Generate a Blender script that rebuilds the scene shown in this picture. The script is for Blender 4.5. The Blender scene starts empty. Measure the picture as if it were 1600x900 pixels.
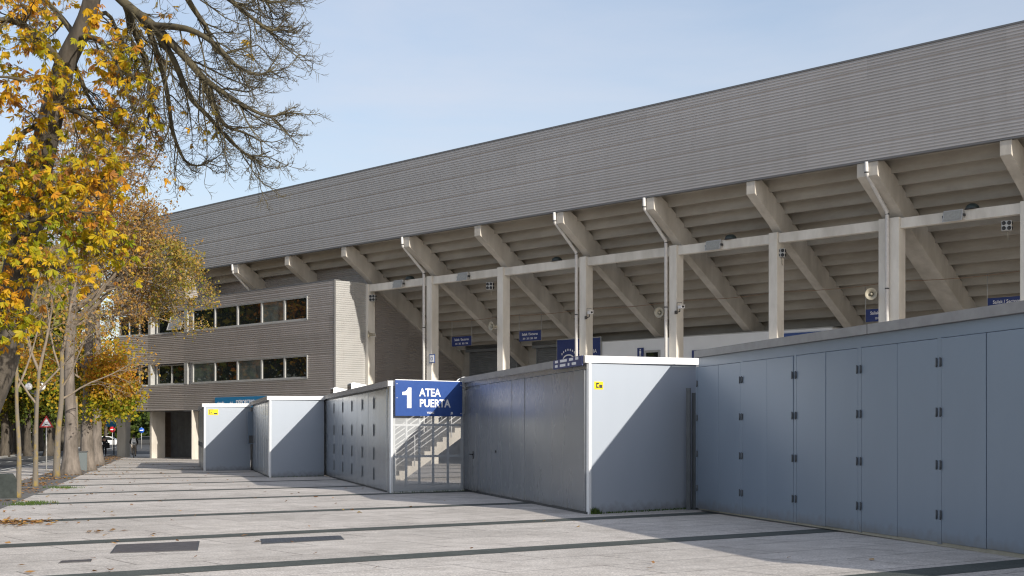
import bpy, bmesh, math, random
import numpy as np
from mathutils import Vector, Matrix
R = math.radians
DEBUG = False
# ------------------------------------------------------------------ camera, world, sun, exposure
scene = bpy.context.scene
COL = scene.collection
F_PX, Y_H, CAM_H, TILT = 2105.4, 671.9, 1.6, 0.004        # focal length and horizon in photograph pixels; ground falls gently away
cam = bpy.data.cameras.new('camera'); cam.sensor_width = 36.0
cam.lens = F_PX / 1600 * 36.0
cam.shift_y = (Y_H - 450) / 1600
cam.clip_start = 0.1; cam.clip_end = 6000
camo = bpy.data.objects.new('camera', cam); COL.objects.link(camo)
camo.location = (0, 0, CAM_H); camo.rotation_euler = (R(90), 0, 0)
scene.camera = camo
SUN = Vector((1.51, -1.94, 1.0)).normalized()             # towards the sun: right and behind the camera, 22 degrees up
world = bpy.data.worlds.new('World'); scene.world = world; world.use_nodes = True
wn, wl = world.node_tree.nodes, world.node_tree.links
bg = wn['Background']; bg.inputs['Strength'].default_value = 0.13
sky = wn.new('ShaderNodeTexSky'); sky.sky_type = 'NISHITA'; sky.sun_disc = False
sky.sun_elevation = math.asin(SUN.z); sky.sun_rotation = math.atan2(SUN.x, SUN.y)
sky.air_density = 1.0; sky.dust_density = 1.2; sky.ozone_density = 1.4
tc = wn.new('ShaderNodeTexCoord'); mp = wn.new('ShaderNodeMapping')
mp.inputs['Scale'].default_value = (1.0, 1.6, 5.0); mp.inputs['Rotation'].default_value = (0.0, R(14), R(20))
nz = wn.new('ShaderNodeTexNoise'); nz.inputs['Scale'].default_value = 2.2; nz.inputs['Detail'].default_value = 7; nz.inputs['Roughness'].default_value = .58
nz.inputs['Distortion'].default_value = .5
cr = wn.new('ShaderNodeValToRGB'); cr.color_ramp.elements[0].position = .30; cr.color_ramp.elements[1].position = .78
cr.color_ramp.elements[0].color = (.24, .24, .24, 1); cr.color_ramp.elements[1].color = (.70, .70, .70, 1)
mx = wn.new('ShaderNodeMixRGB'); mx.inputs['Color2'].default_value = (4.45, 4.55, 5.0, 1)
wl.new(tc.outputs['Generated'], mp.inputs['Vector']); wl.new(mp.outputs['Vector'], nz.inputs['Vector'])
wl.new(nz.outputs['Fac'], cr.inputs['Fac']); wl.new(cr.outputs['Color'], mx.inputs['Fac'])
wl.new(sky.outputs['Color'], mx.inputs['Color1']); wl.new(mx.outputs['Color'], bg.inputs['Color'])
sl = bpy.data.lights.new('sun', 'SUN'); sl.energy = 4.3; sl.angle = R(.53); sl.color = (1.0, .93, .82)
so = bpy.data.objects.new('sun', sl); COL.objects.link(so); so.location = (60, -80, 60)
so.rotation_euler = SUN.to_track_quat('Z', 'Y').to_euler()
scene.view_settings.view_transform = 'Standard'; scene.view_settings.look = 'None'
scene.view_settings.exposure = 0.38; scene.view_settings.gamma = 1.0
scene.render.engine = 'CYCLES'
scene.cycles.transparent_max_bounces = 24
scene.cycles.filter_width = 1.2

# ------------------------------------------------------------------ geometry helpers
TH = 0.768204
VA = np.array([-math.sin(TH), math.cos(TH)]); VB = np.array([math.cos(TH), math.sin(TH)])
SO = 47.87 * VB                                            # origin of the stadium frame (line of the fascia)
ROT_S = math.atan2(-VA[1], -VA[0])                         # stadium frame: x runs right along the facade, y into the stand
def S(u, v): p = SO + v * VB - u * VA; return float(p[0]), float(p[1])
def gz(x, y): return -TILT * y
def gp(px, py):                                            # the spot on the ground seen at a place in the photograph
    Z = F_PX * CAM_H / (py - Y_H - TILT * F_PX); return ((px - 800) / F_PX * Z, Z)
def at(px, py, Z): return Vector(((px - 800) / F_PX * Z, Z, CAM_H + (Y_H - py) / F_PX * Z))
CA = R(14.0)
C1 = Vector((-math.sin(CA), math.cos(CA)))                 # along the street, away from the camera
NR = Vector((math.cos(CA), math.sin(CA)))                  # across the street, towards the stand
def street(off, t): p = NR * off + C1 * t; return p.x, p.y

class MB:
    def __init__(s): s.v = []; s.f = []; s.m = []; s.sm = []
    def add(s, vs, fs, mi=0, smooth=False):
        o = len(s.v); s.v.extend([tuple(a) for a in vs])
        for f in fs: s.f.append(tuple(i + o for i in f)); s.m.append(mi); s.sm.append(smooth)
        return s
    def box(s, x0, x1, y0, y1, z0, z1, mi=0):
        vs = [(x, y, z) for x in (x0, x1) for y in (y0, y1) for z in (z0, z1)]
        return s.add(vs, [(0, 1, 3, 2), (4, 6, 7, 5), (0, 4, 5, 1), (2, 3, 7, 6), (0, 2, 6, 4), (1, 5, 7, 3)], mi)
    def prism(s, poly, axis, a, b, mi=0):
        def P(p, c):
            return (c, p[0], p[1]) if axis == 'x' else ((p[0], c, p[1]) if axis == 'y' else (p[0], p[1], c))
        n = len(poly); vs = [P(p, a) for p in poly] + [P(p, b) for p in poly]
        fs = [tuple(range(n - 1, -1, -1)), tuple(range(n, 2 * n))] + [(i, (i + 1) % n, n + (i + 1) % n, n + i) for i in range(n)]
        return s.add(vs, fs, mi)
    def tube(s, pts, r, n=8, mi=0, cap=True, smooth=True):
        pts = [Vector(p) for p in pts]; m = len(pts)
        rr = r if isinstance(r, (list, tuple)) else [r] * m
        vs = []; ref = None
        for i, p in enumerate(pts):
            t = (pts[min(i + 1, m - 1)] - pts[max(i - 1, 0)])
            if t.length < 1e-9: t = Vector((0, 0, 1))
            t.normalize()
            if ref is None: ref = Vector((1, 0, 0)) if abs(t.x) < .8 else Vector((0, 1, 0))
            a = (ref - t * ref.dot(t))
            if a.length < 1e-6: a = t.orthogonal()
            a.normalize(); b = t.cross(a); ref = a
            for k in range(n):
                q = 2 * math.pi * k / n; vs.append(p + (a * math.cos(q) + b * math.sin(q)) * rr[i])
        fs = []
        for i in range(m - 1):
            for k in range(n):
                k2 = (k + 1) % n; fs.append((i * n + k, i * n + k2, (i + 1) * n + k2, (i + 1) * n + k))
        s.add(vs, fs, mi, smooth)
        if cap and n > 3:
            o = len(s.v) - len(vs)
            s.f.append(tuple(o + k for k in range(n - 1, -1, -1))); s.m.append(mi); s.sm.append(False)
            s.f.append(tuple(o + (m - 1) * n + k for k in range(n))); s.m.append(mi); s.sm.append(False)
        return s
    def lathe(s, prof, org, axis, n=16, mi=0, smooth=True):
        ax = Vector(axis).normalized(); a = ax.orthogonal().normalized(); b = ax.cross(a); org = Vector(org)
        vs = []
        for (r, h) in prof:
            for k in range(n):
                q = 2 * math.pi * k / n; vs.append(org + ax * h + (a * math.cos(q) + b * math.sin(q)) * max(r, 1e-4))
        fs = [(i * n + k, i * n + (k + 1) % n, (i + 1) * n + (k + 1) % n, (i + 1) * n + k) for i in range(len(prof) - 1) for k in range(n)]
        return s.add(vs, fs, mi, smooth)
    def corr(s, x0, x1, z0, z1, y=0.0, pitch=.125, dep=.030, seam=8, mi=0):
        """horizontally ribbed metal sheet facing -y; x0 and x1 may depend on z"""
        fx0 = x0 if callable(x0) else (lambda z: x0); fx1 = x1 if callable(x1) else (lambda z: x1)
        prof = []; z = z0; k = int(round(z0 / pitch))
        while z < z1 - 1e-6:
            g = .003 if (seam and k % seam == 0) else 0.0
            for (dz, dy) in ((0, g), (.18, g - (dep if not g else dep * .7)), (.48, -dep), (.66, 0.0)):
                zz = z + dz * pitch
                if zz <= z1: prof.append((zz, y + dy))
            z += pitch; k += 1
        prof.append((z1, y))
        vs = []; 
        for (zz, yy) in prof: vs += [(fx0(zz), yy, zz), (fx1(zz), yy, zz)]
        fs = [(2 * i, 2 * i + 1, 2 * i + 3, 2 * i + 2) for i in range(len(prof) - 1)]
        return s.add(vs, fs, mi)
    def build(s, name, mats, parent=None, loc=(0, 0, 0), rot=0.0, recalc=True, bevel=0.0):
        me = bpy.data.meshes.new(name); me.from_pydata(s.v, [], s.f)
        for m in (mats if isinstance(mats, (list, tuple)) else [mats]): me.materials.append(m)
        me.polygons.foreach_set('material_index', s.m); me.polygons.foreach_set('use_smooth', s.sm)
        if recalc:
            bm = bmesh.new(); bm.from_mesh(me); bmesh.ops.recalc_face_normals(bm, faces=bm.faces); bm.to_mesh(me); bm.free()
        me.update()
        o = bpy.data.objects.new(name, me); COL.objects.link(o)
        if parent: o.parent = parent
        o.location = loc
        o.rotation_euler = rot if isinstance(rot, (tuple, list)) else (0, 0, rot)
        if bevel:
            b = o.modifiers.new('soft edges', 'BEVEL'); b.width = bevel; b.segments = 2; b.limit_method = 'ANGLE'
        return o
def tag(o, label=None, cat=None, group=None, kind=None):
    if label: o['label'] = label
    if cat: o['category'] = cat
    if group: o['group'] = group
    if kind: o['kind'] = kind
    return o
def empty(name, loc=(0, 0, 0), rot=0.0):
    o = bpy.data.objects.new(name, None); COL.objects.link(o); o.location = loc; o.rotation_euler = (0, 0, rot); o.empty_display_size = .2
    return o
def copy_tree(o, parent=None):
    c = o.copy(); COL.objects.link(c)
    if parent: c.parent = parent
    for ch in list(o.children): copy_tree(ch, c)
    return c
def text(name, body, size, loc, mat, parent=None, rot=(R(90), 0, 0), bold=0.0, align='LEFT', sx=1.0, depth=.003):
    c = bpy.data.curves.new(name, 'FONT'); c.body = body; c.size = size; c.align_x = align; c.offset = bold * size; c.extrude = depth
    c.materials.append(mat); c.resolution_u = 3
    tmp = bpy.data.objects.new('tmp', c); COL.objects.link(tmp)
    me = bpy.data.meshes.new_from_object(tmp.evaluated_get(bpy.context.evaluated_depsgraph_get())); bpy.data.objects.remove(tmp); me.name = name
    if not me.materials: me.materials.append(mat)
    o = bpy.data.objects.new(name, me); COL.objects.link(o)
    if parent: o.parent = parent
    o.location = loc; o.rotation_euler = rot; o.scale = (sx, 1, 1)
    return o
def quads(name, V, tint, mat, parent=None, loc=(0, 0, 0)):
    """one mesh of many small faces; V is (n,4,3), tint one number per face"""
    n = len(V); me = bpy.data.meshes.new(name)
    me.vertices.add(n * 4); me.vertices.foreach_set('co', np.asarray(V, np.float32).reshape(-1))
    me.loops.add(n * 4); me.loops.foreach_set('vertex_index', np.arange(n * 4, dtype=np.int32))
    me.polygons.add(n); me.polygons.foreach_set('loop_start', np.arange(0, n * 4, 4, dtype=np.int32))
    me.materials.append(mat); me.update(calc_edges=True)
    a = me.attributes.new('tint', 'FLOAT', 'FACE'); a.data.foreach_set('value', np.asarray(tint, np.float32))
    o = bpy.data.objects.new(name, me); COL.objects.link(o); o.location = loc
    if parent: o.parent = parent
    return o

# ------------------------------------------------------------------ materials
def mat(name, c1, c2=None, scale=4.0, rough=.6, metal=0.0, spec=.5, bump=0.0, bscale=40.0, stretch=(1, 1, 1), rvar=0.0, detail=6, p=(.35, .65)):
    m = bpy.data.materials.new(name); m.use_nodes = True; n, l = m.node_tree.nodes, m.node_tree.links
    b = n['Principled BSDF']; b.inputs['Roughness'].default_value = rough; b.inputs['Metallic'].default_value = metal
    b.inputs['Specular IOR Level'].default_value = spec
    if c2 is None and not bump: b.inputs['Base Color'].default_value = (*c1, 1); return m
    t = n.new('ShaderNodeTexCoord'); q = n.new('ShaderNodeMapping'); q.inputs['Scale'].default_value = stretch
    l.new(t.outputs['Object'], q.inputs['Vector'])
    if c2 is not None:
        a = n.new('ShaderNodeTexNoise'); a.inputs['Scale'].default_value = scale; a.inputs['Detail'].default_value = detail; a.inputs['Roughness'].default_value = .6
        r = n.new('ShaderNodeValToRGB'); r.color_ramp.elements[0].position, r.color_ramp.elements[1].position = p
        r.color_ramp.elements[0].color = (*c1, 1); r.color_ramp.elements[1].color = (*c2, 1)
        l.new(q.outputs['Vector'], a.inputs['Vector']); l.new(a.outputs['Fac'], r.inputs['Fac']); l.new(r.outputs['Color'], b.inputs['Base Color'])
        if rvar:
            mr = n.new('ShaderNodeMapRange'); mr.inputs['From Min'].default_value = .3; mr.inputs['From Max'].default_value = .7
            mr.inputs['To Min'].default_value = rough - rvar; mr.inputs['To Max'].default_value = rough + rvar
            l.new(a.outputs['Fac'], mr.inputs['Value']); l.new(mr.outputs['Result'], b.inputs['Roughness'])
    else: b.inputs['Base Color'].default_value = (*c1, 1)
    if bump:
        a2 = n.new('ShaderNodeTexNoise'); a2.inputs['Scale'].default_value = bscale; a2.inputs['Detail'].default_value = 4
        bp = n.new('ShaderNodeBump'); bp.inputs['Strength'].default_value = bump; bp.inputs['Distance'].default_value = .02
        l.new(q.outputs['Vector'], a2.inputs['Vector']); l.new(a2.outputs['Fac'], bp.inputs['Height']); l.new(bp.outputs['Normal'], b.inputs['Normal'])
    return m
def leafmat(name, stops, rough=.55, trans=.45):
    m = bpy.data.materials.new(name); m.use_nodes = True; n, l = m.node_tree.nodes, m.node_tree.links
    b = n['Principled BSDF']; b.inputs['Roughness'].default_value = rough; b.inputs['Specular IOR Level'].default_value = .3
    a = n.new('ShaderNodeAttribute'); a.attribute_name = 'tint'
    r = n.new('ShaderNodeValToRGB'); e = r.color_ramp.elements
    while len(e) < len(stops): e.new(.5)
    for i, (p, c) in enumerate(stops): e[i].position = p; e[i].color = (*c, 1)
    l.new(a.outputs['Fac'], r.inputs['Fac']); l.new(r.outputs['Color'], b.inputs['Base Color'])
    tr = n.new('ShaderNodeBsdfTranslucent'); l.new(r.outputs['Color'], tr.inputs['Color'])
    ms = n.new('ShaderNodeMixShader'); ms.inputs['Fac'].default_value = trans
    l.new(b.outputs['BSDF'], ms.inputs[1]); l.new(tr.outputs['BSDF'], ms.inputs[2]); l.new(ms.outputs['Shader'], n['Material Output'].inputs['Surface'])
    return m
def panelmat(name, c, rough, metal, bw, bh, var=.12):
    """coated sheet metal whose panels differ a little in tone, with faint weather streaks"""
    m = bpy.data.materials.new(name); m.use_nodes = True; n, l = m.node_tree.nodes, m.node_tree.links
    b = n['Principled BSDF']; b.inputs['Roughness'].default_value = rough; b.inputs['Metallic'].default_value = metal
    t = n.new('ShaderNodeTexCoord'); sx = n.new('ShaderNodeSeparateXYZ'); cx = n.new('ShaderNodeCombineXYZ')
    ad = n.new('ShaderNodeMath'); ad.operation = 'ADD'
    l.new(t.outputs['Object'], sx.inputs['Vector']); l.new(sx.outputs['X'], ad.inputs[0]); l.new(sx.outputs['Y'], ad.inputs[1])
    l.new(ad.outputs['Value'], cx.inputs['X']); l.new(sx.outputs['Z'], cx.inputs['Y'])
    k = n.new('ShaderNodeTexBrick'); k.inputs['Scale'].default_value = 1.0; k.inputs['Brick Width'].default_value = bw; k.inputs['Row Height'].default_value = bh
    k.inputs['Mortar Size'].default_value = .006; k.inputs['Bias'].default_value = 0; k.offset = .5
    k.inputs['Color1'].default_value = (*[x * (1 - var) for x in c], 1); k.inputs['Color2'].default_value = (*[x * (1 + var) for x in c], 1); k.inputs['Mortar'].default_value = (*[x * .80 for x in c], 1)
    l.new(cx.outputs['Vector'], k.inputs['Vector'])
    q = n.new('ShaderNodeMapping'); q.inputs['Scale'].default_value = (1.6, 1.6, .18); l.new(t.outputs['Object'], q.inputs['Vector'])
    a = n.new('ShaderNodeTexNoise'); a.inputs['Scale'].default_value = 1.2; a.inputs['Detail'].default_value = 6; l.new(q.outputs['Vector'], a.inputs['Vector'])
    r = n.new('ShaderNodeValToRGB'); r.color_ramp.elements[0].position = .3; r.color_ramp.elements[1].position = .75
    r.color_ramp.elements[0].color = (.95, .94, .93, 1); r.color_ramp.elements[1].color = (1.02, 1.02, 1.02, 1)
    l.new(a.outputs['Fac'], r.inputs['Fac'])
    x = n.new('ShaderNodeMixRGB'); x.blend_type = 'MULTIPLY'; x.inputs['Fac'].default_value = 1
    l.new(k.outputs['Color'], x.inputs['Color1']); l.new(r.outputs['Color'], x.inputs['Color2']); l.new(x.outputs['Color'], b.inputs['Base Color'])
    return m
M = {}
M['cladding'] = panelmat('ribbed_cladding', (.43, .41, .40), .42, .40, 5.8, 1.045, .05)
M['tower_clad'] = panelmat('tower_cladding', (.40, .37, .35), .45, .35, 5.0, 1.045, .08)
M['end_clad'] = panelmat('sunlit_ribbed_cladding', (.43, .43, .425), .42, .25, 5.0, 1.045, .04)  # same cladding as the front; sunlight on the end wall put into a paler colour
M['painted'] = mat('cream_painted_concrete', (.57, .535, .475), (.75, .715, .65), 1.1, .8, bump=.1, bscale=60, stretch=(1, 1, .3))
M['trim'] = mat('grey_trim', (.16, .16, .165), rough=.45, metal=.4)
M['concrete'] = mat('pale_concrete', (.39, .36, .315), (.55, .515, .46), 1.1, .85, bump=.12, bscale=60, stretch=(1, 1, .3))
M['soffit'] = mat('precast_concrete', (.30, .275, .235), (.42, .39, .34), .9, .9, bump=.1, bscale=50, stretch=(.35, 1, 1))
M['pipe'] = mat('painted_pipe', (.62, .61, .60), (.54, .53, .52), 6, .4)
M['white'] = mat('white_paint', (.78, .78, .78), rough=.45)
M['offwhite'] = mat('cream_plastic', (.36, .33, .26), (.30, .275, .21), 9, .5)
M['black'] = mat('black_plastic', (.02, .02, .022), rough=.45)
M['dark'] = mat('dark_steel', (.05, .052, .056), (.075, .077, .08), 5, .55, metal=.3)
M['alu'] = mat('window_aluminium', (.40, .40, .39), (.46, .46, .45), 3, .42, metal=.25)
M['glass'] = mat('dark_glass', (.012, .016, .016), rough=.02, spec=.7)
M['glass_pale'] = mat('blind_behind_glass', (.05, .065, .062), (.10, .115, .105), 1.5, .03, spec=.6)
M['kiosk'] = mat('kiosk_panel', (.80, .81, .82), (.84, .85, .86), 1.2, .55)
M['shutter'] = mat('shutter_steel', (.15, .16, .165), (.19, .20, .205), 2, .5, metal=.3)
M['recess'] = mat('recess_panel', (.085, .085, .09), (.12, .12, .125), 2, .6)
M['blue'] = mat('blue_sign_sheet', (.032, .074, .25), (.036, .082, .27), 6, .32)
M['navy'] = mat('navy_sign_sheet', (.014, .032, .15), (.018, .038, .17), 6, .35)
M['cyan'] = mat('cyan_sign_sheet', (.008, .17, .36), (.012, .19, .40), 6, .4)
M['lettering'] = mat('white_lettering', (.80, .80, .82), rough=.4)
M['yellow'] = mat('yellow_sticker', (.85, .62, .015), rough=.45)
M['rust'] = mat('rusty_cable', (.16, .10, .06), (.22, .15, .10), 20, .8)
def boxmat(name, c1, c2, rough, metal, wav):
    m = mat(name, c1, c2, .8, rough, metal, spec=.5, stretch=(1.0, 1.0, .22), rvar=.035, p=(.25, .8))
    n, l = m.node_tree.nodes, m.node_tree.links; b = n['Principled BSDF']; q = [x for x in n if x.type == 'MAPPING'][0]
    a = n.new('ShaderNodeTexNoise'); a.inputs['Scale'].default_value = 1.7; a.inputs['Detail'].default_value = 1.5
    bp = n.new('ShaderNodeBump'); bp.inputs['Strength'].default_value = wav; bp.inputs['Distance'].default_value = .05
    l.new(q.outputs['Vector'], a.inputs['Vector']); l.new(a.outputs['Fac'], bp.inputs['Height']); l.new(bp.outputs['Normal'], b.inputs['Normal'])
    t = [x for x in n if x.type == 'TEX_COORD'][0]; sp = n.new('ShaderNodeSeparateXYZ'); l.new(t.outputs['Object'], sp.inputs['Vector'])
    dn = n.new('ShaderNodeTexNoise'); dn.inputs['Scale'].default_value = 7; dn.inputs['Detail'].default_value = 6; l.new(t.outputs['Object'], dn.inputs['Vector'])
    mm = n.new('ShaderNodeMath'); mm.operation = 'MULTIPLY_ADD'; mm.inputs[1].default_value = .34; l.new(dn.outputs['Fac'], mm.inputs[0]); 
    ng = n.new('ShaderNodeMath'); ng.operation = 'MULTIPLY'; ng.inputs[1].default_value = -1; l.new(sp.outputs['Z'], ng.inputs[0]); l.new(ng.outputs['Value'], mm.inputs[2])
    dr = n.new('ShaderNodeMapRange'); dr.inputs['From Min'].default_value = -.04; dr.inputs['From Max'].default_value = .16; dr.inputs['To Max'].default_value = .55; l.new(mm.outputs['Value'], dr.inputs['Value'])
    dm = n.new('ShaderNodeMixRGB'); dm.inputs['Color2'].default_value = (.15, .135, .115, 1); old = b.inputs['Base Color'].links[0].from_socket
    l.new(dr.outputs['Result'], dm.inputs['Fac']); l.new(old, dm.inputs['Color1']); l.new(dm.outputs['Color'], b.inputs['Base Color'])
    return m
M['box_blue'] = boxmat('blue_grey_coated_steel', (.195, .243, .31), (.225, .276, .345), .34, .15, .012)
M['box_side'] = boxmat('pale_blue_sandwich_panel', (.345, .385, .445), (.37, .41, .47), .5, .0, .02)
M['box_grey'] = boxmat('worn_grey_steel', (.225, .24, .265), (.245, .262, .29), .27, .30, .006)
M['box_galv'] = boxmat('galvanised_steel', (.36, .39, .43), (.46, .49, .53), .25, .65, .03)
M['box_cap'] = mat('roof_flashing', (.26, .25, .245), (.32, .31, .30), 3, .55, metal=.15)
M['box_capw'] = mat('white_flashing', (.72, .73, .74), (.78, .79, .80), 4, .45)
M['hinge'] = mat('dark_hinge', (.10, .11, .12), (.14, .15, .16), 15, .6, metal=.4)
M['seam'] = mat('rubber_seam', (.035, .038, .042), rough=.8)
M['bark'] = mat('grey_bark', (.085, .072, .06), (.20, .17, .145), 5, .95, bump=.9, bscale=9, stretch=(1, 1, .25))
M['bark_dark'] = mat('dark_bark', (.035, .029, .022), (.10, .085, .068), 5, .95, bump=.9, bscale=9, stretch=(1, 1, .25))
M['bark_lichen'] = mat('lichen_bark', (.145, .125, .10), (.23, .165, .045), 5.5, .95, bump=.5, bscale=20, stretch=(1, 1, .5), p=(.50, .64))
M['twig'] = mat('twig_bark', (.045, .037, .024), (.105, .088, .045), 6, .9)
M['twig_dry'] = mat('dry_twig', (.15, .12, .09), (.24, .195, .145), 6, .9)
M['leaf_gold'] = leafmat('golden_leaf', [(0, (.16, .22, .012)), (.22, (.36, .33, .012)), (.5, (.60, .39, .014)), (.75, (.60, .27, .02)), (1, (.28, .13, .045))])
M['leaf_brown'] = leafmat('browning_leaf', [(0, (.15, .18, .02)), (.3, (.34, .25, .04)), (.6, (.40, .225, .06)), (1, (.25, .14, .075))], trans=.35)
M['leaf_orange'] = leafmat('orange_leaf', [(0, (.14, .20, .015)), (.35, (.42, .34, .02)), (.7, (.60, .27, .025)), (1, (.42, .16, .03))])
M['leaf_green'] = leafmat('green_gold_leaf', [(0, (.035, .06, .012)), (.45, (.085, .115, .016)), (.8, (.30, .26, .02)), (1, (.40, .22, .03))], trans=.35)
M['leaf_litter'] = leafmat('fallen_leaf', [(0, (.20, .12, .05)), (.5, (.36, .16, .045)), (.85, (.46, .26, .05)), (1, (.12, .14, .03))], trans=.1)
M['weed'] = leafmat('green_weed', [(0, (.03, .07, .012)), (1, (.10, .15, .03))], trans=.3)

# paving: pale slabs laid square to the dark bands
BAND = R(54.0); BD = Vector((math.sin(BAND), math.cos(BAND))); BN = Vector((-BD.y, BD.x))
def paving(name, c1, c2, mortar, bw, bh, dirt):
    m = bpy.data.materials.new(name); m.use_nodes = True; n, l = m.node_tree.nodes, m.node_tree.links
    b = n['Principled BSDF']; b.inputs['Roughness'].default_value = .85; b.inputs['Specular IOR Level'].default_value = .25
    t = n.new('ShaderNodeTexCoord'); q = n.new('ShaderNodeMapping'); q.inputs['Rotation'].default_value = (0, 0, -math.atan2(BD.y, BD.x))
    l.new(t.outputs['Object'], q.inputs['Vector'])
    k = n.new('ShaderNodeTexBrick'); k.inputs['Scale'].default_value = 1; k.inputs['Brick Width'].default_value = bw; k.inputs['Row Height'].default_value = bh
    k.inputs['Mortar Size'].default_value = .013; k.inputs['Mortar Smooth'].default_value = .3; k.offset = .37
    k.inputs['Color1'].default_value = (*c1, 1); k.inputs['Color2'].default_value = (*c2, 1); k.inputs['Mortar'].default_value = (*mortar, 1)
    l.new(q.outputs['Vector'], k.inputs['Vector'])
    def noise(sc, det, rgh=.6):
        a = n.new('ShaderNodeTexNoise'); a.inputs['Scale'].default_value = sc; a.inputs['Detail'].default_value = det; a.inputs['Roughness'].default_value = rgh
        l.new(q.outputs['Vector'], a.inputs['Vector']); return a
    def ramp(src, p0, p1, v0, v1):
        r = n.new('ShaderNodeValToRGB'); r.color_ramp.elements[0].position = p0; r.color_ramp.elements[1].position = p1
        r.color_ramp.elements[0].color = (*v0, 1); r.color_ramp.elements[1].color = (*v1, 1); l.new(src, r.inputs['Fac']); return r
    def mul(x, y):
        z = n.new('ShaderNodeMixRGB'); z.blend_type = 'MULTIPLY'; z.inputs['Fac'].default_value = 1; l.new(x, z.inputs['Color1']); l.new(y, z.inputs['Color2']); return z.outputs['Color']
    g = ramp(noise(38, 2, .8).outputs['Fac'], .25, .75, (.52, .52, .53), (1.36, 1.35, 1.33))          # aggregate
    d = ramp(noise(.35, 8).outputs['Fac'], .28, .62, dirt, (1.06, 1.05, 1.05))                        # worn and stained areas
    e = ramp(noise(2.6, 6, .7).outputs['Fac'], .30, .60, (.80, .79, .78), (1.05, 1.05, 1.05))
    c = mul(mul(mul(k.outputs['Color'], g.outputs['Color']), d.outputs['Color']), e.outputs['Color'])
    l.new(c, b.inputs['Base Color'])
    bp = n.new('ShaderNodeBump'); bp.inputs['Strength'].default_value = .25; bp.inputs['Distance'].default_value = .006
    l.new(noise(30, 3).outputs['Fac'], bp.inputs['Height']); l.new(bp.outputs['Normal'], b.inputs['Normal'])
    return m
M['slab'] = paving('pale_paving_slab', (.51, .482, .45), (.575, .543, .506), (.20, .185, .17), 2.3, 1.16, (.80, .79, .78))
M['band'] = paving('dark_paving_band', (.075, .086, .080), (.092, .104, .097), (.09, .095, .09), 1.2, .34, (.82, .82, .82))
M['strip'] = mat('tree_strip_paving', (.09, .088, .085), (.16, .15, .14), 1.2, .9, bump=.3, bscale=40)
M['asphalt'] = mat('asphalt', (.042, .043, .046), (.068, .068, .07), 1.3, .9, bump=.3, bscale=80)
M['earth'] = mat('leafy_verge_ground', (.15, .10, .055), (.30, .17, .07), 1.1, .95, bump=.5, bscale=20)
M['kerb'] = mat('kerb_stone', (.34, .33, .31), (.42, .41, .39), 3, .85)
M['roadpaint'] = mat('white_road_paint', (.62, .62, .60), (.70, .70, .68), 8, .7)
M['steel_plate'] = mat('manhole_steel', (.075, .066, .066), (.115, .102, .10), 6, .6, metal=.4, bump=.4, bscale=60)
M['grate'] = mat('drain_grate_steel', (.05, .052, .058), (.075, .078, .085), 8, .55, metal=.4)

# ------------------------------------------------------------------ ground
def sheet(name, pts, m, off, kind='structure'):
    """flat piece of ground following the slight fall of the site"""
    mb = MB(); mb.add([(x, y, gz(x, y) + off) for x, y in pts], [tuple(range(len(pts)))])
    o = mb.build(name, m, recalc=False); o['kind'] = kind
    return o
sheet('ground', [(-1500, -200), (1500, -200), (1500, 2600), (-1500, 2600)], M['asphalt'], -.02)
sheet('verge', [street(-60, -40), street(-12.4, -40), street(-12.4, 190), street(-60, 190)], M['earth'], -.01)
sheet('pavement', [street(-3.7, -30), street(60, -30), street(60, 118), street(-3.7, 118)], M['slab'], 0.0)
sheet('tree_strip', [street(-5.3, -30), street(-3.7, -30), street(-3.7, 118), street(-5.3, 118)], M['strip'], 0.0)
sheet('footpath', [street(-7.4, -30), street(-5.3, -30), street(-5.3, 118), street(-7.4, 118)], M['slab'], 0.0)
sheet('road', [street(-12.2, -30), street(-7.55, -30), street(-7.55, 190), street(-12.2, 190)], M['asphalt'], -.012)
def strip_bar(name, o0, o1, t0, t1, m, h):
    mb = MB(); q = [street(o0, t0), street(o1, t0), street(o1, t1), street(o0, t1)]
    mb.add([(x, y, gz(x, y) - .05) for x, y in q] + [(x, y, gz(x, y) + h) for x, y in q],
           [(3, 2, 1, 0), (4, 5, 6, 7), (0, 1, 5, 4), (1, 2, 6, 5), (2, 3, 7, 6), (3, 0, 4, 7)])
    o = mb.build(name, m); o['kind'] = 'structure'; return o
strip_bar('kerb', -7.55, -7.4, -30, 118, M['kerb'], .006)
strip_bar('kerb', -12.4, -12.2, -30, 190, M['kerb'], .09)
mbl = MB()
for t in range(-10, 180, 6):
    q = [street(-9.95, t), street(-9.83, t), street(-9.83, t + 3.2), street(-9.95, t + 3.2)]
    mbl.add([(x, y, gz(x, y) - .006) for x, y in q], [(0, 1, 2, 3)])
for o0 in (-7.95, -11.9):
    q = [street(o0, -30), street(o0 + .12, -30), street(o0 + .12, 190), street(o0, 190)]
    mbl.add([(x, y, gz(x, y) - .006) for x, y in q], [(0, 1, 2, 3)])
mbl.build('road_marking', M['roadpaint'], recalc=False)['kind'] = 'structure'
bands = [10.2, 15.53, 20.38, 25.9, 32.2, 37.5, 43.3, 48.9, 54.7] + [60.3 + 5.6 * k for k in range(9)]
mbb = MB()
def band_piece(c, w, o0, o1):
    """a dark band clipped between two lines running along the street"""
    pts = []
    for (nn, oo) in ((c - w, o0), (c - w, o1), (c, o1), (c, o0)):
        A = np.array([[BN.x, BN.y], [NR.x, NR.y]]); x, y = np.linalg.solve(A, np.array([nn, oo])); pts.append((float(x), float(y)))
    mbb.add([(x, y, gz(x, y) + .004) for x, y in pts], [(0, 1, 2, 3)])
for c in bands:
    band_piece(c, .62, -3.7, 34); band_piece(c, .62, -7.4, -5.3)
mbb.build('paving_band', M['band'], recalc=False)['kind'] = 'structure'
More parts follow.
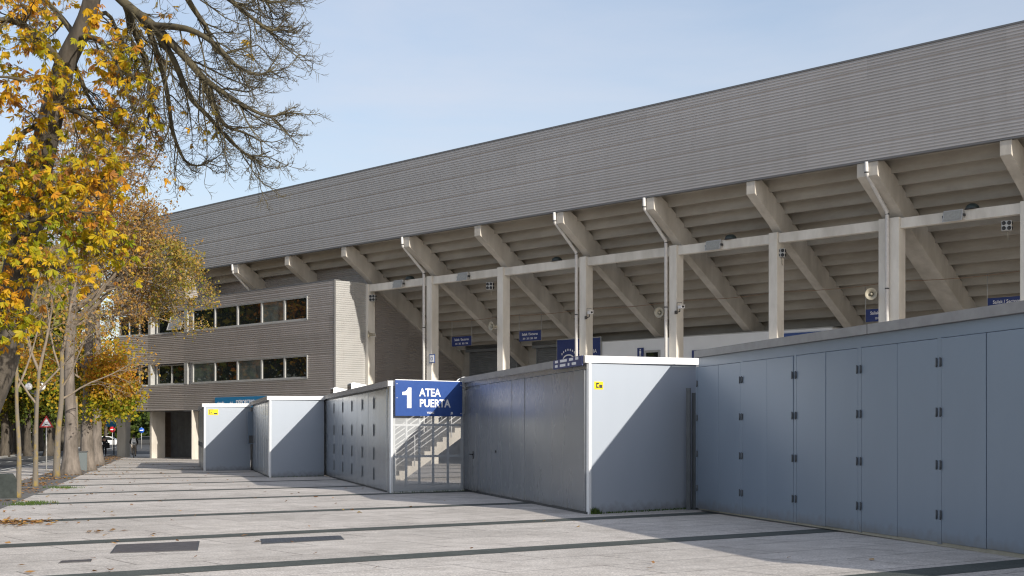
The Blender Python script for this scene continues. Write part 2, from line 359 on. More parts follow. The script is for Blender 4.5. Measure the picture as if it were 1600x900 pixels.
def cover(name, corners, m, label, cat, rim=True, slots=0):
    c = Vector((sum(p[0] for p in corners) / 4, sum(p[1] for p in corners) / 4))
    root = empty(name, (c.x, c.y, gz(c.x, c.y))); tag(root, label, cat)
    L = [Vector(p) - c for p in corners]
    def quad(k0, z): return [(p.x * k0, p.y * k0, z - TILT * p.y * k0) for p in L]
    mb = MB(); mb.add(quad(1.0, -.01) + quad(1.0, .007), [(3, 2, 1, 0), (4, 5, 6, 7), (0, 1, 5, 4), (1, 2, 6, 5), (2, 3, 7, 6), (3, 0, 4, 7)])
    mb.build('rim', M['dark'], root)
    mb = MB(); mb.add(quad(.96, .0) + quad(.96, .010), [(3, 2, 1, 0), (4, 5, 6, 7), (0, 1, 5, 4), (1, 2, 6, 5), (2, 3, 7, 6), (3, 0, 4, 7)])
    mb.build('plate', m, root)
    if slots:
        mb = MB()
        for i in range(slots):
            a = (i + .25) / slots; b = (i + .6) / slots
            q = [L[0].lerp(L[1], a) * .9, L[0].lerp(L[1], b) * .9, L[3].lerp(L[2], b) * .9, L[3].lerp(L[2], a) * .9]
            mb.add([(p.x, p.y, .0125 - TILT * p.y) for p in q], [(0, 1, 2, 3)])
        mb.build('slot', M['black'], root, recalc=False)
    return root
cover('manhole_cover', [gp(172, 865), gp(309, 860.5), gp(312, 846), gp(182, 851.5)], M['steel_plate'], 'large rusty brown steel manhole cover with two lids in the pale paving', 'manhole cover', slots=0)
cover('drain_grate', [gp(409, 850.5), gp(538, 843.3), gp(532, 837.4), gp(407, 842.6)], M['grate'], 'long narrow dark grey drain grating between two dark paving bands', 'drain grate', slots=16)
cover('access_cover', [gp(91, 880.5), gp(142, 878), gp(143.5, 874.5), gp(96, 877)], M['steel_plate'], 'small brown steel access cover nearest the tree side of the pavement', 'access cover')

# ------------------------------------------------------------------ stadium stand
stand = empty('stadium_stand', (SO[0], SO[1], 0), ROT_S)
tag(stand, 'grey stadium stand with ribbed metal fascia over raked concrete frames', 'stadium stand')
U0, U1 = -91.0, 6.0
ZF0, ZF1 = 12.42, 16.56
UCOL = [-75.6, -69.84, -64.04, -58.24, -52.42, -46.4, -40.6, -34.95, -29.5, -23.45, -17.6, -11.8, -6.0, -.2]
mb = MB(); mb.corr(U0, U1, ZF0, ZF1, 0.0)
fascia = mb.build('fascia', M['cladding'], stand)
mb = MB(); mb.box(U0, U1, -.045, .35, ZF1, ZF1 + .07).box(U0, U1, -.03, .22, ZF0 - .06, ZF0 - .002)
mb.build('trim', M['trim'], fascia)
mb = MB(); mb.prism([(.06, ZF0), (.30, ZF0), (.30, ZF1), (.06, ZF1)], 'x', U0 + .02, U1)
mb.build('fascia_backing', M['trim'], stand)
mb = MB(); mb.prism([(.36, ZF1 - .05), (16, ZF1 + 1.1), (16, ZF1 + 1.4), (.36, ZF1 + .12)], 'x', U0 + .02, U1)
mb.build('roof', M['trim'], stand)
# stepped underside of the terraces
W, H, NS = .59, .413, 14
z = 12.50; und = [(.32, z + .5), (.32, z)]
for k in range(NS):
    v1 = 1.03 + k * W; z2 = z - H
    und += [(v1, z), (v1, z2 - .10), (v1 + .12, z2 - .10), (v1 + .12, z2)]; z = z2
und += [(v1 + W, z), (v1 + W, z + .5)]
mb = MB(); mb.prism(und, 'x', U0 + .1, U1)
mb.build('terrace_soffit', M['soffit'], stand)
VC, CW, CD = 1.657, .46, .53
def rake_b(v): return 10.16 - .674 * (v - 2.19)
for i, u in enumerate(UCOL):
    dbl = abs(u + 29.5) < .1; w = .95 if dbl else CW
    mb = MB(); mb.prism([(0.02, ZF0 - .065), (0.02, 11.80), (VC, 10.66), (VC + CD, rake_b(VC + CD)), (9.6, rake_b(9.6)), (9.6, 6.17), (1.0, 12.19), (.5, 12.44), (.2, ZF0 - .065)], 'x', u, u + w)
    mb.build('raker_beam', M['concrete'], stand, bevel=.015)
    mb = MB()
    if u > -65: mb.box(u + .003, u + w - .003, VC + .002, VC + CD - .002, -.5, 10.30)
    if dbl: mb.box(u + w / 2 - .02, u + w / 2 + .02, VC - .002, VC + .1, 0, 10.2, 1)
    if mb.v: mb.build('column', [M['painted'], M['seam']], stand, bevel=.02)
    if u > -65 and i < len(UCOL) - 1:
        mb = MB(); mb.box(u + w + .002, UCOL[i + 1] - .002, VC + .10, VC + .40, 9.84, 10.26)
        mb.build('tie_beam', M['painted'], stand, bevel=.012)
    if i in (0, 3, 5, 6, 8, 11):
        du = .47 if dbl else -.10
        pts = [(u + du, -.02, ZF0 - .05), (u + du, -.02, 12.0), (u + du, .03, 11.86), (u + du, .16, 11.74), (u + du, VC - .28, 10.68), (u + du, VC - .13, 10.55), (u + du, VC - .10, 10.38), (u + du, VC - .10, -.4)]
        if u < -65: pts = pts[:6]
        mb = MB(); mb.tube(pts, .078, 10)
        pp = mb.build('downpipe', M['pipe'], stand)
        for zc in ((11.95,) if u < -65 else (11.95, 10.45, 7.4, 4.2)):
            vv = -.02 if zc > 11 else VC - .10
            mb = MB(); mb.tube([(u + du, vv, zc - .025), (u + du, vv, zc + .025)], .088, 10)
            mb.build('clamp', M['dark'], pp)
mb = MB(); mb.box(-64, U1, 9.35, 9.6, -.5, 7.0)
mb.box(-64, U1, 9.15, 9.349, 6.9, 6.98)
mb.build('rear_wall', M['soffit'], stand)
for (ua, ub) in ((-62.6, -58.3), (-56.7, -53.4)):
    mb = MB(); mb.corr(ua + .12, ub - .12, 0, 6.45, 8.95, pitch=.11, dep=.03, seam=0)
    mb.box(ua, ua + .12, 8.9, 9.34, -.4, 6.45).box(ub - .12, ub, 8.9, 9.34, -.4, 6.45).box(ua - .15, ub + .15, 8.7, 9.34, 6.452, 6.86)
    mb.build('roller_shutter', M['shutter'], stand)
# plain wall above the office block, behind the first frames
mb = MB(); mb.corr(-82.2, -64.05, 10.0, 12.3, 2.15)
mb.build('infill_wall', M['tower_clad'], stand)

# ------------------------------------------------------------------ office block at the end of the stand
tower = empty('office_block', (SO[0], SO[1], 0), ROT_S)
tag(tower, 'ribbed metal office block with two window bands standing on pillars', 'building')
VT, UR, UB = -.6, -63.84, -80.74
P0 = np.array(S(UB, VT))
def lp(p): q = np.array(p) - SO; return (float(-q @ VA), float(q @ VB))       # world to stadium frame
ZB1 = 12.30                                                                     # top of the rounded end
d2 = np.array([-math.sin(R(48.9)), math.cos(R(48.9))]); d3 = np.array([-math.sin(R(56)), math.cos(R(56))])
P1 = P0 + 4.2 * d2; P2 = P1 + 3.62 * d3
Q0, Q1, Q2 = lp(P0), lp(P1), lp(P2)
ZT0, ZT1 = 2.93, 10.36
WL0, WL1, WU0, WU1 = 4.68, 6.12, 8.19, 9.66
mb = MB(); UW0, UW1 = -79.9, -66.5
def fr(x0, x1, z0, z1): mb.corr(x0, x1, z0, z1, VT)
fr(UB, UR, ZT0, WL0); fr(UB, UR, WL1, WU0); fr(UB, UR, WU1, ZT1)
for z0, z1 in ((WL0, WL1), (WU0, WU1)): fr(UW1, UR, z0, z1)
mb.box(UB + .02, UR - .03, VT + .25, VT + .28, ZT0 + .02, ZT1 - .02, 0)                 # core behind the sheets
wallF = mb.build('front_wall', M['tower_clad'], tower, recalc=False)
mb = MB(); mb.box(UB, UR + .03, VT - .04, VT + .35, ZT1, ZT1 + .06).box(UR - .004, UR + .034, VT - .045, VT + .06, ZT0, ZT1)
mb.box(UB, UR + .03, VT - .03, VT + .05, ZT0 - .07, ZT0)
mb.build('trim', M['trim'], wallF)
mb = MB()                                                                               # end wall, runs on under the first raker
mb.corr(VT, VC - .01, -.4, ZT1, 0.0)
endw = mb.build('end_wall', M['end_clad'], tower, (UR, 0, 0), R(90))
mb = MB(); mb.corr(VC + CD + .01, lambda z: max(VC + CD + .02, min(9.3, 2.19 + (10.12 - z) / .674)), -.4, 10.1, 0.0)
mb.build('side_wall', M['tower_clad'], tower, (UR, 0, 0), R(90))
mb = MB(); mb.prism([(UB, VT + .3), (UR - .05, VT + .3), (UR - .05, 9.2), (UB, 9.2)], 'z', ZT1 - .25, ZT1 - .12)
mb.prism([(UB, VT + .02), (UR - .05, VT + .02), (UR - .05, 9.2), (UB, 9.2)], 'z', ZT0 - .02, ZT0 + .1)
mb.build('floor_slab', M['concrete'], tower)
# taller rounded end, two facets
def facet(a, b, z0, z1, name, m, y=0.0):
    ax = math.atan2(b[1] - a[1], b[0] - a[0]); L = math.hypot(b[0] - a[0], b[1] - a[1])
    g = MB(); g.corr(0, L, z0, z1, y); return g.build(name, m, tower, (a[0], a[1], 0), ax, recalc=False), L, ax
for (a, b) in ((Q1, Q0), (Q2, Q1)):
    for z0, z1 in ((ZT0, WL0), (WL1, WU0), (WU1, ZB1)):
        facet(a, b, z0, z1, 'curved_wall', M['tower_clad'])
back = [(Q0[0], Q0[1] + .30), (Q1[0] + .1, Q1[1] + .32), (Q2[0] + .25, Q2[1] + .25), (Q2[0] + .8, Q2[1] + 5), (Q0[0], 5.2)]
mb = MB(); mb.prism(back, 'z', WL1 + .05, WU0 - .05).prism(back, 'z', WU1 + .05, ZB1 - .02).prism(back, 'z', ZT0 - .02, WL0 - .04)
mb.build('inner_core', M['recess'], tower)
mb = MB(); mb.prism([(Q0[0], VT + .01), (Q0[0] + .004, VT + .01), (Q0[0] + .004, 2.1), (Q0[0], 2.1)], 'z', ZT1, ZB1)
mb.corr(VT + .02, 2.1, ZT1 + .06, ZF0, 0.0)
mb2 = MB(); mb2.corr(VT + .02, 2.1, ZT1 + .07, ZF0, 0.0); mb2.build('return_wall', M['cladding'], tower, (Q0[0] + .03, 0, 0), R(90), recalc=False)
# windows
def window(x0, x1, z0, z1, y, loc=(0, 0, 0), rot=0.0, mull=0, sill=True, sash=None, pane=None):
    g = MB(); t = .075
    g.box(x0, x0 + t, y - .05, y + .08, z0, z1).box(x1 - t, x1, y - .05, y + .08, z0, z1)
    g.box(x0 + t, x1 - t, y - .05, y + .08, z0, z0 + t).box(x0 + t, x1 - t, y - .05, y + .08, z1 - t, z1)
    for k in range(mull):
        xm = x0 + (x1 - x0) * (k + 1) / (mull + 1); g.box(xm - .04, xm + .04, y - .045, y + .08, z0 + t, z1 - t)
    wdw = g.build('window', M['alu'], tower, loc, rot, bevel=.006)
    g = MB(); g.box(x0 + t - .01, x1 - t + .01, y + .02, y + .04, z0 + t - .01, z1 - t + .01); g.build('pane', pane or M['glass'], wdw)
    if sash:
        xa, xb = sash; hgt = z1 - z0 - 2 * t; g = MB()
        a = R(20); c, s_ = math.cos(a), math.sin(a); zt = z1 - t
        def pt(x, d, o): return (x, y - .05 - s_ * d - c * o, zt - c * d + s_ * o)
        for (xx0, xx1, dd0, dd1) in ((xa, xa + .06, 0, hgt), (xb - .06, xb, 0, hgt), (xa + .06, xb - .06, 0, .06), (xa + .06, xb - .06, hgt - .06, hgt)):
            vs = [pt(x, d, o) for x in (xx0, xx1) for d in (dd0, dd1) for o in (0, .05)]
            g.add(vs, [(0, 1, 3, 2), (4, 6, 7, 5), (0, 4, 5, 1), (2, 3, 7, 6), (0, 2, 6, 4), (1, 5, 7, 3)])
        sh = g.build('open_sash', M['alu'], wdw)
        g = MB(); vs = [pt(x, d, .025) for x in (xa + .05, xb - .05) for d in (.05, hgt - .05)]
        g.add(vs, [(0, 1, 3, 2)]); g.build('sash_pane', mat('grey_blind', (.20, .21, .22), rough=.5), wdw)
    return wdw
edges = [-79.75, -77.05, -74.33, -71.55, -68.75, -66.62]
edges = [-79.72, -76.95, -74.25, -71.5, -69.0, -66.6]
for z0, z1 in ((WL0, WL1), (WU0, WU1)):
    for k, (a, b) in enumerate(zip(edges[:-1], edges[1:])): window(a, b, z0 + .05, z1 - .04, VT + .06, pane=M['glass_pale'] if (k, z0 > 7) in ((3, True), (2, False), (0, False)) else None)
    mb = MB(); mb.box(-79.95, -66.5, VT - .035, VT + .2, z0 - .02, z0 + .05)
    mb.box(-66.6, -66.5, VT - .06, VT + .22, z0 + .05, z1 - .04).box(-79.95, -66.5, VT - .02, VT + .2, z1 - .04, z1 + .01)
    mb.build('sill', M['alu'], tower)
    mb = MB(); mb.box(-80.74, -80.30, VT - .03, VT + .25, z0, z1); mb.box(-80.30, -79.95, VT + .2, VT + .25, z0, z1)
    mb.build('pier', M['alu'], tower)
    ax = math.atan2(Q0[1] - Q1[1], Q0[0] - Q1[0]); L = 4.2
    loc = (Q1[0], Q1[1], 0)
    window(.55, L - .12, z0 + .05, z1 - .04, .32, loc, ax, mull=1, sash=(L / 2 + .30, L - .2) if z0 > 7 else None)
    mb = MB(); mb.box(0, .30, -.03, .5, z0, z1); mb.box(-.02, L, -.02, .36, z0 - .03, z0 + .04)
    mb.build('pier', M['alu'], tower, loc, ax)
    ax = math.atan2(Q1[1] - Q2[1], Q1[0] - Q2[0]); loc = (Q2[0], Q2[1], 0)
    window(.25, 3.45, z0 + .05, z1 - .04, .28, loc, ax, mull=2)
UREC = -88.8
# pillars and the recessed ground floor
ax = math.atan2(Q1[1] - Q2[1], Q1[0] - Q2[0])
pc = at(192.5, 715, 99.6)
mb = MB(); mb.box(-.45, .45, -.2, .3, -.7, ZT0); pp = lp(pc[:2]); mb.build('pillar', M['concrete'], tower, (pp[0], pp[1], 0), R(14), bevel=.02)
uu, vv = lp(at(237, 715, 94.2)[:2])
mb = MB(); mb.box(uu - .28, uu, vv, vv + 1.05, -.7, ZT0); mb.build('pillar', M['concrete'], tower, bevel=.02)
uu, vv = lp(at(300, 713, 90.0)[:2])
mb = MB(); mb.box(uu - .12, uu, vv, vv + .5, -.7, ZT0); mb.build('pillar', M['concrete'], tower, bevel=.02)
mb = MB(); u_ = UREC
while u_ < -64:
    w_ = min(.94, -63.95 - u_); mb.box(u_, u_ + w_ - .02, 3.0, 3.06, -.6, 1.77).box(u_, u_ + w_ - .02, 3.0, 3.06, 1.772, ZT0); u_ += .94
mb.build('recessed_wall', M['recess'], tower)
mb = MB(); mb.box(UREC - .62, UREC - .05, 2.6, 3.1, -.6, ZT0)
mb.build('brown_pillar', mat('brown_cladding', (.07, .045, .03), (.10, .07, .05), 4, .7), tower)
# shop sign on the lower edge
sg = empty('shop_sign', (*S(-76.7, VT - .1), 3.0), ROT_S); tag(sg, 'blue shop sign on the lower edge of the office block behind two lockers', 'sign')
mb = MB(); mb.box(0, 5.9, -.02, .04, 0, .72); mb.build('board', M['cyan'], sg)
text('lettering', 'tienda', .34, (.3, -.025, .22), M['lettering'], sg, bold=.01, sx=1.0)
text('lettering', 'del', .30, (1.75, -.025, .22), M['lettering'], sg, sx=1.0)
text('lettering', 'DEPORTIVO', .42, (2.5, -.025, .22), M['lettering'], sg, bold=.01, sx=.95)

# ------------------------------------------------------------------ ticket office under the stand
VK = 7.3
kiosk = empty('ticket_office', (*S(-53.3, VK), gz(*S(-53.3, VK))), ROT_S)
tag(kiosk, 'low light grey ticket office wall under the concrete terraces', 'ticket office')
mb = MB(); mb.box(0, 18.0, 0, 1.0, -.4, 6.75); mb.build('wall', M['kiosk'], kiosk)
mb = MB(); mb.box(-.02, 18.02, -.03, 1.02, 6.752, 6.80); mb.build('coping', M['alu'], kiosk)
for x0, x1, z1 in ((6.45, 7.5, 6.15), (10.6, 11.75, 6.0)):
    mb = MB(); mb.box(x0, x1, -.06, -.002, z1 - 1.0, z1); w_ = mb.build('window', M['alu'], kiosk)
    mb = MB(); mb.box(x0 + .12, x1 - .12, -.075, -.05, z1 - .9, z1 - .12); pn = mb.build('pane', M['glass'], w_)
def signboard(name, u, v, z, w, h, m, label, cat='sign', group=None, rods=0.0, frame=None):
    r = empty(name, (*S(u, v), z), ROT_S); tag(r, label, cat, group)
    g = MB(); g.box(0, w, -.02, .02, 0, h); g.build('board', m, r)
    if frame: g = MB(); g.box(-.05, w + .05, .0, .03, -.05, h + .05); g.build('backing', frame, r)
    if rods:
        for x in (-.02, w + .02):
            g = MB(); g.tube([(x, 0, 0), (x, 0, h + rods)], .018, 6); g.build('rod', M['alu'], r)
    return r
sb = signboard('ticket_sign', -53.3, VK - .09, 4.55, 3.3, 2.15, M['navy'], 'navy ticket office sign with a white fish emblem', frame=M['alu'])
g = MB(); N = 26
outer = [(.62 * math.cos(2 * math.pi * k / N) * .75, .32 * math.sin(2 * math.pi * k / N)) for k in range(N)]
vs = []; 
for (x, z_) in outer: vs += [(x + .9, -.024, z_ + 1.0), (x * .84 + .9, -.024, z_ * .76 + 1.0)]
g.add(vs, [(2 * k, (2 * k + 2) % (2 * N), (2 * k + 3) % (2 * N), 2 * k + 1) for k in range(N)])
g.add([(1.32, -.024, 1.0), (1.62, -.024, 1.22), (1.52, -.024, 1.0), (1.62, -.024, .78)], [(0, 1, 2), (0, 2, 3)])
for k in range(7):
    a = R(145 - 17 * k); x, z_ = .9 + .62 * math.cos(a), 1.05 + .52 * math.sin(a); g.box(x - .035, x + .035, -.025, -.021, z_ - .06, z_ + .06)
g.build('emblem', M['lettering'], sb, recalc=False)
text('lettering', 'arkef', .27, (.9, -.025, .91), M['lettering'], sb, bold=.02, align='CENTER')
text('lettering', 'BILETEGIA', .30, (3.05, -.025, 1.32), M['lettering'], sb, bold=.005, align='RIGHT')
g = MB(); g.lathe([(.30, 0), (.30, .004), (.20, .004), (.20, 0)], (2.75, -.021, .75), (0, -1, 0), 20); g.build('emblem', M['lettering'], sb)
ws = signboard('toilet_sign', -47.35, VK - .05, 5.5, .42, .5, M['navy'], 'small navy toilet sign with a white figure beside the grey window')
g = MB(); g.lathe([(0, 0), (.045, 0), (.045, .004), (0, .004)], (.21, -.021, .40), (0, -1, 0), 10); g.box(.15, .27, -.025, -.021, .2, .34).box(.165, .20, -.025, -.021, .05, .2).box(.22, .255, -.025, -.021, .05, .2); g.build('emblem', M['lettering'], ws)
ws = signboard('toilet_sign', -43.65, VK - .05, 5.1, .72, .62, M['navy'], 'second navy toilet sign just showing over the long locker roof')
g = MB(); g.box(.33, .36, -.025, -.021, 0, .62); g.build('divider', M['lettering'], ws)
bs = signboard('direction_sign', -38.3, VK - .06, 5.4, 2.75, .9, M['blue'], 'bright blue direction sign at the end of the ticket office wall')
text('lettering', 'BILETEGIA', .3, (.9, -.025, .3), M['lettering'], bs, bold=.01)
g = MB(); g.add([(.25, -.024, .68), (.25, -.024, .25), (.6, -.024, .25)], [(0, 1, 2)]); g.build('emblem', M['lettering'], bs)
for (u, z_, lab, nums) in ((-61.4, 6.67, 'navy sector sign hanging left of the cream horn, furthest along the stand', "301  302  303  304"),
                           (-55.55, 6.70, 'navy sector sign hanging between the two thin pipes above a shutter', "201  202  203  204"),
                           (-32.95, 6.52, 'navy sector sign half hidden behind the wide double column', "101  102  103"),
                           (-27.1, 6.62, 'navy sector sign cut off by the locker roof near the last column', "201  202")):
    hb = signboard('sector_sign', u, 6.4, z_, 1.75, .57, M['navy'], lab, 'sign', 'sector signs hanging under the terraces', rods=1.05)
    hh = .57
    text('lettering', 'Sailak / Sectores', .205, (.875, -.025, hh - .25), M['lettering'], hb, bold=.01, align='CENTER', sx=.95)
    text('lettering', nums, .15, (.875, -.025, .09), M['lettering'], hb, bold=.005, align='CENTER')
em = signboard('notice_plate', -57.9, VC - .03, 5.42, .36, .40, M['white'], 'small square notice plate with blue border on a concrete column', 'notice', frame=M['blue'])
g = MB(); g.lathe([(.10, 0), (.10, .003), (.07, .003), (.07, 0)], (.18, -.021, .2), (0, -1, 0), 14); g.build('emblem', M['blue'], em)

# ------------------------------------------------------------------ equipment on the columns and beams
def place(o, u, v, z, dr=0.0):
    x, y = S(u, v); o.location = (x, y, z); o.rotation_euler = (0, 0, ROT_S + dr); return o
def make_quad():
    r = empty('loudspeaker_cluster'); g = MB(); g.box(-.26, .26, -.16, .12, -.27, .27); g.build('housing', M['alu'], r, bevel=.03)
    for sx in (-1, 1):
        for sz in (-1, 1):
            g = MB(); g.lathe([(0, .02), (.05, .02), (.085, .05), (.105, .05), (.105, 0)], (sx * .135, -.16, sz * .135), (0, -1, 0), 14); g.build('lens', M['black'], r)
            g = MB(); g.lathe([(0, 0), (.09, 0), (.10, .06), (.06, .10)], (sx * .10 + .12, -.02, sz * .135), (1, 0, 0), 12) if sx > 0 else None
            if sx > 0: g.build('side_lens', M['black'], r)
    g = MB(); g.tube([(.05, 0, -.27), (.03, .02, -.6), (.10, .02, -.75), (.12, 0, -.4)], .012, 5); g.build('wire', M['offwhite'], r)
    return r
quad = make_quad()
for k, (u, v, z_, lab) in enumerate(((-63.42, 1.9, 9.45, 'four-lens white lamp cluster on the column beside the office block'), (-34.5, 1.95, 9.4, 'four-lens white lamp cluster on the slim column under the beam'), (-23.9, 1.5, 9.4, 'dark four-lens lamp cluster at the right edge of the frame'), (-53.0, 1.7, 9.35, 'dark lamp cluster on left face of the column above the horn'))):
    o = quad if k == 0 else copy_tree(quad); place(o, u, v, z_, R(25)); o.scale = (.72, .72, .72); tag(o, lab, 'lamp', 'lamp clusters on the columns')
def make_horn():
    r = empty('horn_speaker'); g = MB()
    g.lathe([(.03, .26), (.05, .26), (.06, .16), (.09, .08), (.15, .02), (.235, -.02), (.25, -.02), (.25, 0), (.16, .06), (.11, .12), (.08, .28), (.0, .28)], (0, 0, 0), (.0, 1, 0), 20); g.build('bell', M['offwhite'], r)
    g = MB(); g.lathe([(0, -.01), (.05, .0), (.06, .06), (.06, .2)], (0, 0, 0), (0, 1, 0), 12); g.build('reflex_cone', M['offwhite'], r)
    g = MB(); g.lathe([(0, .27), (.085, .27), (.085, .40), (.07, .43), (0, .43)], (0, 0, 0), (0, 1, 0), 14); g.build('driver', M['offwhite'], r)
    g = MB(); g.box(-.02, .02, .2, .45, -.14, -.10).box(-.02, .02, .41, .45, -.14, .1); g.build('bracket', M['alu'], r)
    return r
horn = make_horn()
for k, (u, v, z_, dr, lab) in enumerate(((-63.25, 1.4, 7.25, R(-35), 'cream horn loudspeaker on the column beside the sunlit ribbed wall'), (-52.55, 1.35, 7.15, R(-10), 'cream horn loudspeaker on the column between two sector signs'),
                                        (-40.95, 1.35, 7.15, R(8), 'cream horn loudspeaker beside a column carrying a white camera'), (-29.62, 1.3, 7.2, R(20), 'cream horn loudspeaker on the wide double column'))):
    o = horn if k == 0 else copy_tree(horn); place(o, u, v, z_, dr); tag(o, lab, 'loudspeaker', 'horn loudspeakers on the columns')
def make_flood():
    r = empty('floodlight'); g = MB()
    g.prism([(-.10, -.22), (.14, -.14), (.14, .18), (.02, .24)], 'x', -.42, .42); g.build('housing', M['alu'], r, bevel=.01)
    g = MB(); q = lambda x, t: (x, -.103 + .12 * t, -.20 + .42 * t)
    g.add([q(-.36, .06), q(.36, .06), q(.36, .94), q(-.36, .94)], [(0, 1, 2, 3)]); o = g.build('lens', mat('frosted_lens', (.30, .30, .28), (.36, .36, .33), 12, .25), r, recalc=False); o.location.y = -.012
    g = MB(); g.box(-.46, -.43, -.02, .14, -.05, .05).box(.43, .46, -.02, .14, -.05, .05); g.build('bracket', M['dark'], r)
    return r
flood = make_flood()
for k, (u, v, z_, lab) in enumerate(((-60.7, VC - .06, 10.05, 'floodlight on the beam just right of the office block column'), (-55.1, VC - .06, 10.02, 'floodlight on the beam beyond the column with the downpipe'),
                                    (-37.95, VC - .06, 10.05, 'floodlight on the beam left of the slim column with lamp cluster'), (-26.15, VC - .06, 10.05, 'floodlight on the beam right of the wide double column'))):
    o = flood if k == 0 else copy_tree(flood); place(o, u, v, z_); tag(o, lab, 'floodlight', 'floodlights on the tie beam')
def make_dome():
    r = empty('dome_lamp'); g = MB(); g.lathe([(.34, 0), (.33, .12), (.27, .22), (.15, .29), (0, .31)], (0, 0, 0), (0, 0, 1), 16); g.build('hood', mat('dark_green_enamel', (.035, .05, .05), rough=.4), r)
    g = MB(); g.lathe([(.30, 0), (.36, 0), (.36, .05), (.3, .05)], (0, 0, -.002), (0, 0, 1), 16); g.build('rim', M['dark'], r); return r
dome = make_dome()
for k, (u, lab) in enumerate(((-60.0, 'dark dome lamp on the beam above the first floodlight'), (-48.2, 'dark dome lamp on the beam with no floodlight near it'), (-37.2, 'dark dome lamp on the beam left of the slim column'), (-25.5, 'dark dome lamp on the beam right of the double column'))):
    o = dome if k == 0 else copy_tree(dome); place(o, u, VC + .26, 10.262); o.scale = (.8, .8, .8); tag(o, lab, 'lamp', 'dome lamps on the tie beam')
def make_cam():
    r = empty('security_camera'); g = MB(); g.box(-.09, .09, -.38, .05, -.08, .06); g.box(-.11, .11, -.44, .06, .062, .08); g.build('housing', M['white'], r, bevel=.01)
    g = MB(); g.lathe([(0, 0), (.05, 0), (.05, .03), (0, .03)], (0, -.382, -.01), (0, -1, 0), 10); g.build('lens', M['black'], r)
    g = MB(); g.tube([(0, 0, -.08), (0, .02, -.2), (-.12, .1, -.24)], .025, 6).box(-.2, -.1, .02, .18, -.32, -.16); g.build('bracket', M['black'], r)
    g = MB(); g.tube([(-.1, .1, -.2), (-.1, .1, .22), (.1, .0, .22)], .012, 5); g.build('arm', M['dark'], r); return r
camr = make_cam()
for k, (u, lab) in enumerate(((-45.65, 'white security camera on the column above the ticket sign'), (-39.9, 'white security camera on the column beside the horn loudspeaker'))):
    o = camr if k == 0 else copy_tree(camr); place(o, u, VC - .05, 7.45 - .1 * k, R(60)); tag(o, lab, 'camera', 'security cameras on the columns')
mb = MB(); us = [-58, -52.3, -46.2, -40.4, -34.8, -29.0, -23.2, -17.5]; pts = []
for a, b in zip(us[:-1], us[1:]):
    for t in range(6): pts.append((a + (b - a) * t / 6, VC + CD + .06, 7.75 - .10 * math.sin(math.pi * t / 6)))
mb.tube(pts, .016, 5); o = mb.build('cable', M['rust'], None, (SO[0], SO[1], 0), ROT_S); tag(o, 'thin rusty cable strung between the concrete columns', 'cable')

# ------------------------------------------------------------------ steel lockers along the forecourt
EA = R(49.0); E = Vector((math.sin(EA), math.cos(EA)))
ROT_E = math.atan2(E.y, E.x); ROT_F = math.atan2(-C1.y, -C1.x)        # end faces; front faces (x runs towards the camera)
def locker(name, N, L, Wd, top, label, matF, matE, capm, capf, rise=.06, cat='storage locker', group='steel lockers stepping along the forecourt', open_end=False):
    """N near front corner, L length along the street, Wd length of the end face, top height of the roof"""
    N = Vector(N); g0 = gz(N.x, N.y); root = empty(name, (N.x, N.y, g0)); tag(root, label, cat, group)
    t = top - g0; c = C1 * L; e = E * Wd; hb = t - .15
    foot = [(0, 0), (c.x, c.y), (c.x + e.x, c.y + e.y), (e.x, e.y)]
    hz = [hb, hb, hb + rise, hb + rise]
    def solid(f, z0, z1, nm, m, par=root, bev=.0):
        g = MB(); vs = [(p[0], p[1], z0[i] if isinstance(z0, list) else z0) for i, p in enumerate(f)] + [(p[0], p[1], z1[i] if isinstance(z1, list) else z1) for i, p in enumerate(f)]
        g.add(vs, [(0, 1, 2, 3), (7, 6, 5, 4), (0, 4, 5, 1), (1, 5, 6, 2), (2, 6, 7, 3), (3, 7, 4, 0)]); return g.build(nm, m, par, bevel=bev)
    lowg = [-.04, -TILT * c.y - .05, -TILT * (c.y + e.y) - .05, -TILT * e.y - .05]
    if not open_end:
        ins = .06 * E                                                # the body stands a little behind the front skin
        q = [(p[0] + (ins.x if i < 2 else 0), p[1] + (ins.y if i < 2 else 0)) for i, p in enumerate(foot)]
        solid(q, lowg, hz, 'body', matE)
    ov = .085
    er = E * 1.0 if open_end else e
    f2 = [(-NR.x * ov - C1.x * ov, -NR.y * ov - C1.y * ov), (c.x - NR.x * ov, c.y - NR.y * ov), (c.x + er.x, c.y + er.y), (er.x + E.x * .05 - C1.x * ov * 1.3, er.y + E.y * .05 - C1.y * ov * 1.3)]
    roof = solid(f2, [z_ + .002 for z_ in hz], [z_ + .15 for z_ in hz], 'roof', capm, bev=.008)
    # front flashing strip in its own colour
    g = MB(); g.box(-.05, L + .05, -ov - .02, -ov - .002, hb + .005, hb + .155); g.build('flashing', capf, roof, (C1.x * L, C1.y * L, 0), ROT_F)
    root['t'] = 0.0; del root['t']
    return root, c, e, hb
def front(root, c): return dict(parent=root, loc=(c.x, c.y, 0), rot=ROT_F)
